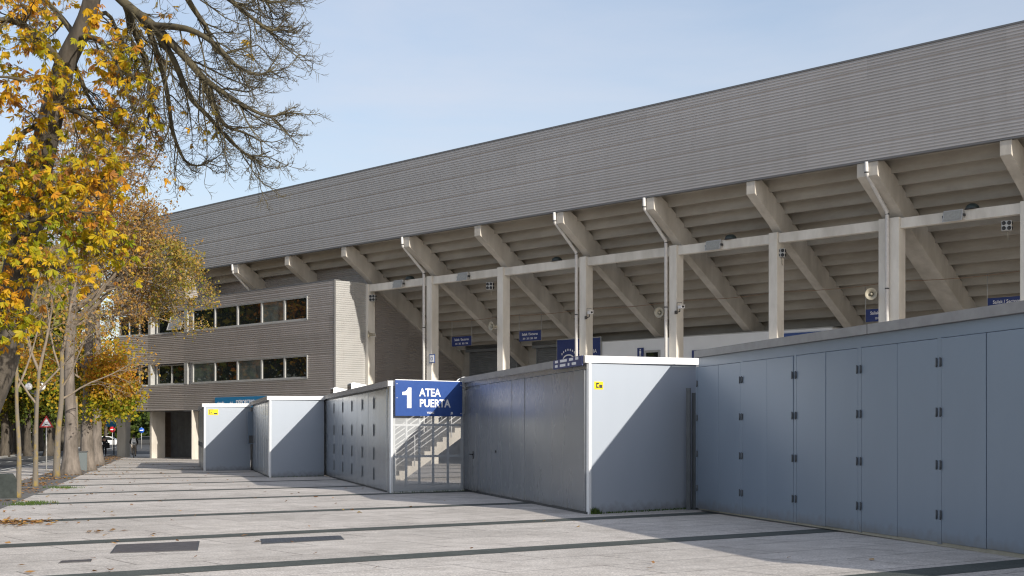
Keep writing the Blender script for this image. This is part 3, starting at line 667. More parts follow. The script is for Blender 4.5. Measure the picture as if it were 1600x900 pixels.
def leaf(root, c, L, x0, x1, z1, m, hinge_side=None, nm='door', hm=None, hz=(), seamt=.012, y=0.0, hw=.03, hh=.11):
    """one door leaf between distances x0 and x1 from the near corner"""
    a, b = L - x1, L - x0; zb = -TILT * (C1 * x0).y - TILT * (C1 * (x1 - x0)).y + .06
    W_ = b - a; g = MB(); g.box(seamt, W_ - seamt, y - .045, y + .0, zb, z1); o_ = c - C1 * a
    d = g.build(nm, m, root, (o_.x, o_.y, 0), (DR.gauss(0, R(.10)), 0, ROT_F + DR.gauss(0, R(.22))), bevel=.006)
    for s_, zs in hz:
        sg_ = 1 if s_ == 'far' else -1; xx = (0 if s_ == 'far' else W_) + sg_ * .005
        for z_ in zs:
            g = MB(); g.box(xx - hw, xx + hw, y - .062, y - .046, z_ - hh, z_ + hh); g.tube([(xx, y - .066, z_ - hh * 1.25), (xx, y - .066, z_ + hh * 1.25)], .011, 6)
            g.build('hinge', M['hinge'], d)
    return d
DR = random.Random(4)
def sticker(root, e0, z_, w, h):
    g = MB(); g.box(e0, e0 + w, -.006, -.001, z_, z_ + h); st_ = g.build('sticker', M['yellow'], root, (0, 0, 0), ROT_E)
    g = MB(); a, b = e0 + .05, e0 + w * .55
    g.box(a, b, -.009, -.006, z_ + h - .05, z_ + h - .02).box(a, a + .03, -.009, -.006, z_ + .04, z_ + h - .05).box(a, e0 + w * .5, -.009, -.006, z_ + .03, z_ + .06)
    g.box(e0 + w * .55, e0 + w * .92, -.009, -.006, z_ + .03, z_ + .10).box(e0 + w * .22, e0 + w * .4, -.009, -.006, z_ + .1, z_ + .13); g.build('print', M['dark'], st_, (0, 0, 0))
def corner_trim(root, hb, m):
    g = MB(); g.box(-.012, .06, -.035, .04, -.02, hb); return g.build('corner_trim', m, root, (0, 0, 0), ROT_E, bevel=.004)

# long blue-grey locker on the right
F1 = Vector(gp(1093, 798.7)); L1 = 18.3; N1 = F1 - C1 * L1
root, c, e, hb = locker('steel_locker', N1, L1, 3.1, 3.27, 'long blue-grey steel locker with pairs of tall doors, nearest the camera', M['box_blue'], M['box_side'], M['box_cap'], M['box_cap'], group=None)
zt = hb - .2; x = L1; HZ = (.42, 1.14, 1.9, 2.62)
mb = MB(); mb.box(0, L1, -.02, .05, hb - .19, hb); mb.build('header', M['box_blue'], **front(root, c))
k = 0
while x > .4:
    p = 2.225
    xa, xm, xb = x, x - p / 2, max(0, x - p)
    leaf(root, c, L1, xm, xa, zt, M['box_blue'], hz=(('far', HZ),), seamt=.006, hw=.016, hh=.055)
    leaf(root, c, L1, xb, xm, zt, M['box_blue'], hz=(('near', HZ),), seamt=.006, hw=.016, hh=.055)
    g = MB(); g.box(L1 - x - .108, L1 - x - .002, -.043, .03, .0, zt + .01); g.build('jamb', M['box_blue'], **front(root, c))
    g = MB(); g.box(L1 - xm - .012, L1 - xm + .012, -.012, .0, .02, zt); g.build('seam', M['seam'], **front(root, c))
    x -= p + .11; k += 1
mb = MB(); mb.box(.05, L1, -.03, .05, -.03, .035); mb.build('threshold', M['offwhite'], **front(root, c))
for xs in (11.0, 5.2):
    mb = MB(); mb.box(L1 - xs - .006, L1 - xs + .006, -.108, -.09, hb + .004, hb + .158); mb.build('flashing_joint', M['seam'], **front(root, c))
# posts in the narrow gap
for k, (dx, w_) in enumerate(((0, .05), (.13, .05), (.25, .09))):
    p = Vector((3.80, 29.0)) + Vector((dx, dx * .55)); mb = MB(); mb.box(-w_ / 2, w_ / 2, -.05, .05, -.02, 2.62 - .1 * k)
    mb.box(-w_ / 2 - .04, w_ / 2 + .04, -.09, .09, -.021, .004)
    o = mb.build('steel_post', M['shutter'], None, (p.x, p.y, gz(p.x, p.y)), ROT_E, bevel=.005)
    tag(o, 'dark galvanised posts in the slit between the long and the white-ended locker', 'post', 'posts in the slit between lockers')

# grey locker with the sunlit end
N2 = Vector(gp(919, 803.4)); L2 = 12.3
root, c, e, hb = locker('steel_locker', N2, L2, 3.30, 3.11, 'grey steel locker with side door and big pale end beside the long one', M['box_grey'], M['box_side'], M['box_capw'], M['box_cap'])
xs = [.0, 2.55, 4.96, 6.2, 7.39, 8.52, 9.87]
for a, b in zip(xs[:-1], xs[1:]): leaf(root, c, L2, a + (.06 if a == 0 else 0), b, hb - .13, M['box_grey'], seamt=.004)
d = leaf(root, c, L2, 9.93, 12.22, hb - .2, M['box_grey'], nm='panel', y=.012)
d = leaf(root, c, L2, 10.25, 12.1, 2.18, M['box_grey'], nm='door', y=-.02)
hx = 12.1 - 10.6; g = MB(); g.tube([(hx, -.07, 1.03), (hx, -.13, 1.03), (hx - .25, -.13, 1.03)], .016, 6).box(hx - .05, hx + .05, -.075, -.066, .90, 1.12); g.build('handle', M['black'], d)
g = MB(); g.lathe([(0, 0), (.03, 0), (.03, .02), (0, .02)], (L2 - 7.95, -.046, 1.15), (0, -1, 0), 10); g.build('lock', M['black'], **front(root, c))
g = MB(); g.box(0, L2, -.03, .05, hb - .12, hb); g.build('header', M['box_grey'], **front(root, c))
g = MB(); g.box(0, L2, -.035, .05, -.06, .05); g.build('skirting', M['dark'], **front(root, c))
corner_trim(root, hb, M['box_capw']); sticker(root, .17, 2.32 - gz(*N2) + .11, .25, .16)
pl = empty('corner_plate', (N2.x, N2.y, gz(N2.x, N2.y)), ROT_F); tag(pl, 'small navy plate with two lines of print on the roof edge of the grey locker', 'sign')
g = MB(); g.box(-2.15, .0, -.13, -.108, hb - .045, hb + .155); g.build('board', M['navy'], pl)
g = MB()
for r_, ws in ((.095, (.22, .5, .28, .2)), (.0, (.2, .42, .12, .3))):
    x_ = -2.0
    for w_ in ws: g.box(x_, x_ + w_, -.134, -.130, hb + r_ - .01, hb + r_ + .045); x_ += w_ + .18
g.build('print', M['lettering'], pl)

# gate locker with the blue sign
N3 = Vector(gp(610.5, 770.8)); L3 = 18.0; W3 = 2.78
root, c, e, hb = locker('gate_locker', N3, L3, W3, 2.96, 'galvanised folding-door locker with a see-through gate in its end', M['box_galv'], M['box_side'], M['box_capw'], M['box_cap'], cat='gate locker', open_end=True, rise=.03)
pos = [.45, 1.6, 2.93, 4.2, 5.47, 6.8, 8.09, 9.4, 10.65, 12.0, 13.29, 14.6, 16.0, 18.0]
for k, (a, b) in enumerate(zip(pos[:-1], pos[1:])):
    hz = (('far', (.45, 1.05, 1.75, 2.55)),) if k % 2 == 1 and k < 12 else ()
    leaf(root, c, L3, a, b, hb - .06, M['box_galv'], hz=hz, seamt=.012, hw=.055, hh=.15)
g = MB(); g.box(L3 - .45, L3 - .05, -.03, .03, .0, hb); g.build('post', M['box_galv'], **front(root, c))
g = MB(); g.box(0, L3, -.012, .02, -.05, hb); g.build('lining', M['dark'], **front(root, c))
corner_trim(root, hb, M['box_capw'])
g = MB(); g.box(.05, W3 - .02, 0, .05, 0, .1).box(.05, W3 - .02, .0, .05, hb - 1.10, hb - 1.04).box(.05, W3 - .02, .01, .05, .98, 1.04).box(.05, W3 - .02, .0, .06, hb - .06, hb)
for x_ in (.10, .52, .98, 1.47, 2.0, 2.52): g.box(x_, x_ + .055, .004, .046, .1, hb - .06)
g.box(1.02, W3, -.05, .12, hb + .02, hb + .16)
gate = g.build('gate_frame', M['box_capw'], root, (0, 0, 0), ROT_E)
gm = bpy.data.materials.new('fine_wire_mesh'); gm.use_nodes = True; n_, l_ = gm.node_tree.nodes, gm.node_tree.links
tr_ = n_.new('ShaderNodeBsdfTransparent'); ms_ = n_.new('ShaderNodeMixShader'); ms_.inputs['Fac'].default_value = .56
pb_ = n_['Principled BSDF']; pb_.inputs['Base Color'].default_value = (.60, .63, .66, 1); pb_.inputs['Roughness'].default_value = .35; pb_.inputs['Metallic'].default_value = .2
l_.new(tr_.outputs['BSDF'], ms_.inputs[1]); l_.new(pb_.outputs['BSDF'], ms_.inputs[2]); l_.new(ms_.outputs['Shader'], n_['Material Output'].inputs['Surface'])
g = MB(); g.add([(.05, -.012, .03), (W3 - .02, -.012, .03), (W3 - .02, -.012, hb - .05), (.05, -.012, hb - .05)], [(0, 1, 2, 3)]); g.build('mesh_panel', gm, root, (0, 0, 0), ROT_E, recalc=False)
sgn = empty('gate_sign', (N3.x, N3.y, gz(N3.x, N3.y)), ROT_E); tag(sgn, 'large blue gate sign with white number one and lettering', 'sign')
g = MB(); sz0, sz1 = hb - .82, hb + .17; g.box(.04, 2.40, -.17, -.14, sz0, sz1); g.build('board', M['blue'], sgn, bevel=.004)
g = MB(); g.box(.04, 2.40, -.172, -.138, sz1, sz1 + .02); g.build('edge_strip', M['box_capw'], sgn)
g = MB(); x_, z_ = .27, sz0 + .22; g.prism([(x_ + .16, z_), (x_ + .31, z_), (x_ + .31, z_ + .57), (x_ + .20, z_ + .57), (x_ + .16, z_ + .50), (x_ + .09, z_ + .455), (x_, z_ + .445), (x_, z_ + .36), (x_ + .16, z_ + .36)], 'y', -.176, -.171); g.build('numeral', M['lettering'], sgn)
text('lettering', 'ATEA', .305, (.86, -.175, sz0 + .56), M['lettering'], sgn, bold=.026, sx=1.0)
text('lettering', 'PUERTA', .305, (.86, -.175, sz0 + .26), M['lettering'], sgn, bold=.026, sx=1.0)
text('lettering', 'YGOAZ', .075, (1.12, -.175, sz0 + .07), M['lettering'], sgn, bold=.02); text('lettering', 'JB', .09, (1.98, -.175, sz0 + .06), M['lettering'], sgn, bold=.04)
for x_, z_ in ((.09, sz1 - .1), (.09, sz0 + .5), (2.35, sz1 - .1), (2.35, sz0 + .08)):
    g = MB(); g.lathe([(0, .006), (.012, .006), (.014, 0)], (x_, -.17, z_), (0, -1, 0), 8); g.build('bolt', M['lettering'], sgn)
# stair seen through the gate
stp = N3 + E * 1.9 + C1 * 9.5
st_ = empty('access_stair', (stp.x, stp.y, gz(stp.x, stp.y)), ROT_E); tag(st_, 'concrete stair with white railings rising behind the see-through gate', 'stair')
g = MB(); prof = []
for k in range(17): prof += [(.28 * k, .17 * k), (.28 * k, .17 * (k + 1))]
prof += [(6.4, .17 * 17), (6.4, .17 * 17 - .25), (5.1, .17 * 17 - .25), (.45, 0)]
g.prism(prof, 'y', 0, 1.6); g.build('flight', M['concrete'], st_)
for yy in (-.03, 1.63):
    g = MB()
    for h_ in (.3, .5, .7, .9): g.tube([(0, yy, h_ + .17), (4.7, yy, .17 * 17 + h_), (6.4, yy, .17 * 17 + h_)], .016, 5)
    for k in range(0, 17, 3): g.tube([(.28 * k + .1, yy, .17 * k), (.28 * k + .1, yy, .17 * k + 1.08)], .018, 5)
    g.build('railing', M['white'], st_)
bw_ = N3 + E * 3.0 + C1 * 7.5
# rooftop lamps and rail
for k, (px, sc, lab) in enumerate(((528, 1.15, 'box floodlight lying on the gate locker roof, the far one'), (556, 1.15, 'box floodlight lying on the gate locker roof, the nearer one'))):
    q_ = np.linalg.solve(np.array([[(px - 800) / F_PX, -C1.x], [1, -C1.y]]), np.array([N3.x + .35, N3.y + .35])); p = N3 + C1 * float(q_[1]) + NR * .52
    r_ = empty('box_floodlight', (p.x, p.y, 2.99), ROT_F); r_.scale = (.9, .8, .8); tag(r_, lab, 'floodlight', 'box floodlights on the gate locker roof')
    g = MB(); g.prism([(-.45, -.02), (.15, -.02), (.30, .22), (-.35, .34), (-.45, .30)], 'x', -.5 * sc, .5 * sc); g.build('housing', M['box_capw'], r_, bevel=.01)
    g = MB(); g.add([(-.46 * sc, -.462, .01), (.46 * sc, -.462, .01), (.46 * sc, -.462, .27), (-.46 * sc, -.462, .27)], [(0, 1, 2, 3)]); g.build('lens', M['glass'], r_, recalc=False)
    g = MB(); g.tube([(-.54, 0, -.03), (-.54, 0, .14), (-.50, 0, .14)], .02, 5).tube([(.62, 0, -.03), (.62, 0, .14), (.54, 0, .14)], .02, 5); g.build('bracket', M['dark'], r_)
p = N3 + E * 2.35 + C1 * .3
g = MB(); g.tube([(0, 0, -.05), (.12, 0, .06), (.30, 0, .13), (.42, 0, .14), (.42, 0, -.05)], .022, 6); o = g.build('roof_handle', M['white'], None, (p.x, p.y, 3.0), ROT_E); tag(o, 'bent white tube standing on the roof beside the blue sign', 'handle')

# two farther lockers
N4 = Vector(gp(421, 746)); L4 = 12.4
root, c, e, hb = locker('steel_locker', N4, L4, 2.46, 2.89, 'bluish steel locker with blank pale end, left of the gate locker', M['box_blue'], M['box_side'], M['box_capw'], M['box_cap'], rise=.04)
pos = [.06, 1.4, 2.7, 4.0, 5.3, 6.6, 7.9, 9.2, 10.5, 12.3]
for a, b in zip(pos[:-1], pos[1:]): leaf(root, c, L4, a, b, hb - .08, M['box_galv'])
corner_trim(root, hb, M['box_capw'])
g = MB(); g.box(0, L4, -.035, .05, -.08, .05); g.build('skirting', M['dark'], **front(root, c))
p = N4 + C1 * 10.8 - NR * .12
o = empty('side_plate', (p.x, p.y, 0), ROT_E); tag(o, 'narrow blue-grey plate fixed at the corner between two lockers', 'plate')
g = MB(); g.box(-.17, .17, -.03, .0, .95, 2.45); g.build('board', M['box_blue'], o); g = MB(); g.box(-.13, .13, -.035, -.03, 1.0, 1.35); g.build('lower_panel', M['recess'], o)
N5 = Vector(gp(319, 736)); L5 = 12.0
root, c, e, hb = locker('steel_locker', N5, L5, 2.36, 2.79, 'farthest steel locker with yellow sticker, in front of the office block', M['box_grey'], M['box_side'], M['box_capw'], M['box_cap'], rise=.03)
pos = [.08, 2.4, 4.8, 7.2, 9.6, 11.9]
for a, b in zip(pos[:-1], pos[1:]): leaf(root, c, L5, a, b, hb - .08, M['box_grey'], hz=(('far', (1.15,)), ('near', (1.15,))), hw=.06, hh=.1)
corner_trim(root, hb, M['box_capw']); sticker(root, .2, 2.52, .5, .26)

# ------------------------------------------------------------------ trees
def unit(v): return v.normalized() if v.length > 1e-9 else Vector((0, 0, 1))
def rv(rng): return Vector((rng.gauss(0, 1), rng.gauss(0, 1), rng.gauss(0, 1)))
def grow(g, p, d, L, r, lvl, rng, P, tips):
    """one branch with its own side branches; P holds the habit of the tree per level"""
    n = P['seg'][lvl]; pts = [p.copy()]; q = p.copy(); d = unit(d); dirs = [d.copy()]
    for i in range(n):
        t = (i + 1) / n
        d = unit(d + rv(rng) * P['wob'][lvl] + Vector((0, 0, P['up'][lvl] * (1 if t < .55 else 0) + P['tip'][lvl] * (1 if t >= .55 else 0))))
        q = q + d * (L / n); pts.append(q.copy()); dirs.append(d.copy())
    rr = [r * (1 - .72 * i / n) for i in range(n + 1)]
    g.tube(pts, rr, P['sides'][lvl], cap=False)
    if lvl + 1 >= P['levels']: tips.append((q.copy(), d.copy())); return
    for k in range(P['kids'][lvl]):
        t = P['t0'][lvl] + (1 - P['t0'][lvl]) * (k + rng.random()) / P['kids'][lvl]
        i = min(n - 1, int(t * n)); f = t * n - i
        b = pts[i].lerp(pts[i + 1], min(1, f)); dd = dirs[i + 1]
        s = rv(rng); s = unit(s - dd * s.dot(dd)); a = P['ang'][lvl] * (.7 + .6 * rng.random())
        nd = unit(dd * math.cos(a) + s * math.sin(a) + P['bias'][lvl])
        grow(g, b, nd, L * P['len'][lvl] * (1.1 - .5 * t) * (.7 + .6 * rng.random()), max(P.get('min', .0035), r * P['rad'][lvl] * (1 - .55 * t)), lvl + 1, rng, P, tips)
    tips.append((q.copy(), d.copy()))
def smooth_path(pts, m=4):
    out = []; n = len(pts)
    for i in range(n - 1):
        p0, p1, p2, p3 = pts[max(0, i - 1)], pts[i], pts[i + 1], pts[min(n - 1, i + 2)]
        for k in range(m):
            t = k / m; out.append(.5 * ((2 * p1) + (p2 - p0) * t + (2 * p0 - 5 * p1 + 4 * p2 - p3) * t * t + (3 * p1 - p0 - 3 * p2 + p3) * t ** 3))
    out.append(pts[-1]); return out
def palm_leaves(spots, rng, size, tint_of, droop=1.0):
    """compound chestnut leaves: five to seven leaflets spread like a hand and hanging"""
    V = []; T = []
    for (p, d) in spots:
        ax = unit(d * .35 + rv(rng) * .5 + Vector((0, 0, -droop))); s = unit(ax.cross(rv(rng))); nrm = ax.cross(s)
        k = rng.choice((5, 5, 6, 7)); sz = size * (.65 + .7 * rng.random()); t = tint_of(p, rng)
        b = p + ax * sz * .25
        for j in range(k):
            a = (j - (k - 1) / 2) * R(23) * (.8 + .3 * rng.random()); dl = unit(ax * math.cos(a) + s * math.sin(a) + nrm * rng.gauss(0, .28))
            ln = sz * (.62 + .38 * math.cos(a)) * (.85 + .3 * rng.random()); w = ln * .15; sd = unit(dl.cross(nrm)); 
            fold = nrm * w * rng.uniform(-.5, .5)
            m1 = b + dl * ln * .62
            V.append([b, m1 + sd * w + fold, b + dl * ln + nrm * ln * rng.uniform(-.25, .1), m1 - sd * w - fold]); T.append(min(1, max(0, t + rng.gauss(0, .06))))
    return np.array([[tuple(x) for x in q] for q in V], np.float32), T
def simple_leaves(pos, size, rs, hang=.35):
    """many single leaves at the given points"""
    n = len(pos); d = rs.normal(size=(n, 3)); d[:, 2] -= hang; d /= np.linalg.norm(d, axis=1)[:, None]
    r = rs.normal(size=(n, 3)); s = np.cross(d, r); s /= np.linalg.norm(s, axis=1)[:, None] + 1e-9
    L = size * rs.uniform(.6, 1.35, n)[:, None]; w = L * .33; nr = np.cross(d, s)
    return np.stack([pos, pos + d * L * .5 + s * w + nr * w * .3, pos + d * L, pos + d * L * .5 - s * w + nr * w * .3], 1)

# the big horse chestnut on the left
rng = random.Random(11)
ch = empty('chestnut_tree', (*street(-4.25, 24.0), gz(*street(-4.25, 24.0)))); CB = Vector(ch.location)
tag(ch, 'large horse chestnut with leaning dark trunk and bare drooping branches', 'tree')
ZC = 21.0
trunk_pts = [CB + Vector((0, 0, -.1)), CB.lerp(at(-10, 620, 22.6), .55), at(0, 560, 22.4), at(28, 430, 22.2), at(55, 290, 22.0), at(78, 190, 21.8), at(100, 105, 21.6), at(135, 30, 21.4), at(150, -40, 21.2), at(160, -140, 21.0), at(150, -260, 20.8)]
g = MB(); tp = smooth_path(trunk_pts, 4)
g.tube([p - CB for p in tp], [max(.05, .42 * math.exp(-3 * i / len(tp)) * .45 + .225 * (1 - .70 * i / len(tp))) for i in range(len(tp))], 14)
tk = g.build('trunk', M['bark_dark'], ch)
PX = dict(min=.0042, levels=4, seg=[8, 6, 5, 4], wob=[.06, .13, .17, .20], up=[0, -.09, -.06, .02], tip=[0, .17, .24, .28], sides=[7, 5, 4, 3],
          kids=[13, 9, 5, 0], t0=[.18, .12, .15, 0], ang=[R(45), R(40), R(42), 0], len=[.40, .46, .50, 0], rad=[.42, .48, .55, 0], bias=[Vector((.22, 0, -.18)), Vector((.16, 0, -.05)), Vector((.08, 0, .05)), Vector((0, 0, 0))])
limbs = [  # (radius at base, list of (px, py, depth))
    (.085, [(140, -50, 21.3), (195, 5, 21), (240, 40, 20.6), (285, 85, 20.2), (325, 140, 19.9), (365, 162, 19.7), (415, 185, 19.6), (462, 200, 19.6), (497, 194, 19.6)]),
    (.055, [(240, 40, 20.6), (272, 95, 20.4), (296, 150, 20.3), (335, 200, 20.2), (380, 238, 20.2), (425, 262, 20.2), (466, 254, 20.2)]),
    (.05, [(225, 30, 20.7), (248, 90, 20.8), (262, 150, 20.8), (270, 205, 20.8), (288, 250, 20.8), (312, 277, 20.8), (335, 272, 20.8)]),
    (.055, [(240, 40, 20.6), (292, 45, 20.0), (345, 85, 19.7), (390, 118, 19.5), (440, 135, 19.4), (478, 122, 19.4)]),
    (.065, [(160, -140, 21), (230, -70, 20.6), (300, -30, 20.2), (365, 10, 19.8), (425, 45, 19.7), (468, 66, 19.6), (494, 50, 19.6)]),
    (.06, [(160, -150, 21), (260, -110, 20.4), (340, -60, 20.1), (405, -15, 19.9), (450, 18, 19.8), (486, 22, 19.8)]),
    (.06, [(195, 5, 21), (215, 60, 21.2), (232, 115, 21.4), (236, 165, 21.4), (222, 215, 21.4)]),
    (.06, [(285, 85, 20.2), (318, 135, 20.4), (345, 185, 20.6), (372, 215, 20.7), (410, 225, 20.7), (448, 240, 20.7)]),
    (.055, [(260, -60, 20.5), (300, 10, 20.9), (330, 60, 21), (355, 100, 21), (400, 95, 21), (440, 88, 21)]),
    (.075, [(100, 105, 21.6), (60, 60, 21.0), (15, 30, 20.5), (-40, 40, 20.2)]),
    (.06, [(78, 190, 21.8), (40, 205, 21.2), (0, 240, 20.6), (-40, 262, 20.4)]),
    (.05, [(110, 85, 21.6), (128, 130, 21.9), (150, 170, 22), (185, 195, 22)]),
    (.05, [(95, 125, 21.6), (70, 120, 21.0), (40, 125, 20.6), (0, 120, 20.3), (-30, 135, 20.2)]),
    (.05, [(85, 170, 21.8), (120, 175, 21.3), (150, 195, 21.0), (170, 225, 20.9)]),
    (.05, [(120, 60, 21.5), (150, 60, 21.0), (175, 85, 20.8), (195, 130, 20.7), (205, 160, 20.7)]),
    (.05, [(60, 270, 22), (30, 255, 21.4), (0, 275, 21.0), (-30, 300, 20.8)]),
    (.05, [(130, 40, 21.4), (165, 20, 21.9), (185, 55, 22.1), (190, 100, 22.2)]),
    (.06, [(120, 60, 21.5), (90, 20, 22.2), (50, -20, 22.6), (20, -60, 22.8)]),
]
def pull(q): return (300 + (q[0] - 300) * .74, q[1] - 18, q[2]) if q[0] > 300 else q
limbs = [(r_, [pull(q) for q in p_]) for r_, p_ in limbs]
tips = []; g = MB(); tips_l = []
for r0, pth in limbs:
    pts = smooth_path([at(*q) - CB for q in pth], 3); n = len(pts)
    g.tube(pts, [r0 * (1 - .86 * i / (n - 1)) for i in range(n)], 8, cap=False)
    Ltot = sum((pts[i + 1] - pts[i]).length for i in range(n - 1))
    for k in range(int(4.9 * Ltot) + 2):
        t = .08 + .92 * rng.random(); i = min(n - 2, int(t * (n - 1))); b = pts[i].lerp(pts[i + 1], t * (n - 1) - i); dd = unit(pts[i + 1] - pts[i])
        s = rv(rng); s = unit(s - dd * s.dot(dd)); a = R(44) * (.6 + .7 * rng.random())
        nd = unit(dd * math.cos(a) + s * math.sin(a) + Vector((.14, 0, -.22)))
        grow(g, b, nd, (1.6 * (1 - .66 * t)) * (.4 + .8 * rng.random()), r0 * .19 * (1 - .5 * t) + .005, 1, rng, PX, tips)
g.build('branches', M['twig'], ch, recalc=False)
# leafy low sprays on the left
low = [(.05, [(-70, 330, 21.0), (-10, 338, 20.6), (50, 345, 20.3), (105, 330, 20.1), (150, 335, 20.0)]), (.05, [(-70, 380, 20.8), (-10, 392, 20.3), (40, 405, 20.0), (90, 418, 19.9)]),
       (.04, [(-60, 290, 21.2), (0, 300, 20.8), (45, 310, 20.6), (85, 300, 20.5)]), (.035, [(60, 270, 22), (95, 282, 21.4), (135, 290, 21.0), (160, 300, 20.9)]), (.035, [(50, 330, 22), (95, 365, 21.3), (140, 378, 21.0), (180, 392, 20.9)]),
       (.03, [(-50, 430, 20.5), (-10, 470, 20.2), (5, 500, 20.1)])]
g = MB()
for r0, pth in low:
    pts = smooth_path([at(*q) - CB for q in pth], 3); n = len(pts); g.tube(pts, [r0 * (1 - .8 * i / (n - 1)) for i in range(n)], 6, cap=False)
    for k in range(34):
        t = .12 + .88 * rng.random(); i = min(n - 2, int(t * (n - 1))); b = pts[i].lerp(pts[i + 1], t * (n - 1) - i); dd = unit(pts[i + 1] - pts[i])
        s = rv(rng); nd = unit(dd * .6 + s * .6 + Vector((0, 0, -.1)))
        grow(g, b, nd, .5 * (.4 + .9 * rng.random()), .012, 2, rng, PX, tips_l)
g.build('low_branches', M['twig'], ch, recalc=False)
def pxof(p): w_ = p + CB; return 800 + F_PX * w_.x / w_.y, Y_H - F_PX * (w_.z - CAM_H) / w_.y
spots = []
for (p, d) in tips:
    x, y = pxof(p)
    pr = .27 if x < 120 else (.20 if x < 190 else (.09 if x < 240 else (.012 if x < 330 else .0004)))
    if y > 240 and x < 170: pr *= 1.5
    if y < -60: pr *= .4
    if rng.random() < pr: spots.append((p, d))
    if rng.random() < pr * .6: spots.append((p + rv(rng) * .12, d))
for (p, d) in tips_l:
    if rng.random() < (.42 + .35 * (math.sin(p.x * 5) * math.sin(p.z * 6 + 1) > -.25)): spots.append((p, d))
    if rng.random() < .5: spots.append((p + rv(rng) * .12, d))
for (x, y, n_l) in ((318, 192, 3), (332, 200, 4), (326, 205, 3), (250, 195, 3), (210, 125, 6), (205, 95, 6), (215, 60, 3), (145, 25, 10), (140, 45, 8), (110, 115, 10), (95, 125, 8), (60, 130, 6), (150, 10, 6), (268, 165, 2)):
    for k in range(n_l): spots.append((at(x + rng.gauss(0, 7), y + rng.gauss(0, 6), 20.3) - CB, Vector((0, 0, -1))))
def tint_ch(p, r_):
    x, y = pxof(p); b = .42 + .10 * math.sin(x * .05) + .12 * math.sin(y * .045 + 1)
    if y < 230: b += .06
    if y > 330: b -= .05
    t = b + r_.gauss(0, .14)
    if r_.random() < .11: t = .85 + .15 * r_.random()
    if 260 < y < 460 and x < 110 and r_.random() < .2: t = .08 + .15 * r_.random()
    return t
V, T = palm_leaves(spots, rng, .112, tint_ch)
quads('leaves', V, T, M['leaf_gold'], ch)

# broad chestnut further along, thin brown crown
def habit(levels, kids, seg, wob, up, tip, ang, ln, rad, t0=None, bias=None):
    return dict(levels=levels, seg=seg, wob=wob, up=up, tip=tip, sides=[9, 6, 5, 4, 3][-levels:] if levels < 5 else [9, 6, 5, 4, 3], kids=kids, t0=t0 or [.3] * levels, ang=ang, len=ln, rad=rad, bias=bias or [Vector((0, 0, 0))] * levels)
def row_tree(name, label, base, trunk, r0, stems, P, seed, leafm, leaf_n, leaf_size, leaf_where, tint, barkm, twigm, spread=.10, group=None, flare=.0):
    rg = random.Random(seed); rs = np.random.RandomState(seed)
    root = empty(name, (base[0], base[1], gz(*base))); tag(root, label, 'tree', group); B0 = Vector(root.location)
    g = MB(); tpp = smooth_path([Vector(q) for q in trunk], 4); n = len(tpp)
    g.tube(tpp, [r0 * (1 - .45 * i / n) + flare * math.exp(-i / n * 12) for i in range(n)], 12); g.build('trunk', barkm, root, recalc=False)
    g = MB(); tp_ = []
    for (fr_, d, L, r) in stems:
        i = int(fr_ * (n - 1)); grow(g, tpp[i], Vector(d), L, r, 0, rg, P, tp_)
    g.build('branches', twigm, root, recalc=False)
    pos = []
    for (p, d) in tp_:
        w_ = p + B0; x, y = 800 + F_PX * w_.x / w_.y, Y_H - F_PX * (w_.z - CAM_H) / w_.y
        m_ = leaf_n * leaf_where(x, y); k = int(m_) + (1 if rg.random() < m_ - int(m_) else 0)
        for _ in range(k): pos.append(tuple(p + rv(rg) * spread))
    if DEBUG:
        q_ = np.array([(800 + F_PX * (p + B0).x / (p + B0).y, Y_H - F_PX * ((p + B0).z - CAM_H) / (p + B0).y) for p, d in tp_]); print('DBG', label[:30], len(tp_), len(pos), np.percentile(q_, [1, 10, 50, 90, 99], axis=0).round().tolist())
    if pos:
        pos = np.array(pos); V = simple_leaves(pos, leaf_size, rs)
        T = [tint(800 + F_PX * (q[0] + B0.x) / (q[1] + B0.y), Y_H - F_PX * (q[2] + B0.z - CAM_H) / (q[1] + B0.y), rg) for q in pos]
        quads('leaves', V, T, leafm, root)
    return root, len(pos), len(tp_)
PM = habit(5, [6, 6, 6, 4, 0], [7, 6, 5, 4, 3], [.10, .14, .18, .2, .2], [.03, .0, -.01, -.01, 0], [-.03, .0, .03, .10, .12], [R(42), R(45), R(48), R(48), 0], [.62, .55, .5, .45, 0], [.55, .5, .5, .5, 0], [.25, .2, .2, .2, 0])
PM['min'] = .008; b4 = gp(110, 742)
row_tree('chestnut_tree', 'thick ribbed trunk tree with wide thin brown crown over the forecourt', b4,
         [(0, 0, -.1), (.02, 0, 2.0), (-.05, 0, 4.4), (.05, .1, 6.6), (.25, 0, 8.6)], .25,
         [(.74, (.80, .1, .62), 4.7, .13), (.80, (.9, -.1, .80), 5.0, .13), (.9, (.50, .2, 1), 5.6, .13), (1, (.1, 0, 1), 5.6, .14), (.88, (-.5, -.2, .9), 5.0, .12), (.97, (.65, -.3, 1), 5.4, .13), (.76, (.5, .5, .55), 5.0, .11), (.86, (-.2, .5, .9), 5, .11), (.70, (1, -.2, .46), 4.7, .11), (.74, (.65, -.5, .5), 4.4, .10), (.72, (.9, .35, .40), 4.4, .10), (.93, (.35, -.5, 1), 5.6, .11)],
         PM, 5, M['leaf_brown'], 1.75, .11, lambda x, y: 1.5 if (x > 215 and y > 345) else (1.2 if x > 150 and y > 300 else 1.0), lambda x, y, r_: min(1, max(0, (.32 if (x > 235 and y > 375) else (.62 if y > 300 else .76)) + r_.gauss(0, .2))),
         M['bark'], M['twig_dry'], flare=.32)
b5 = gp(136, 735)
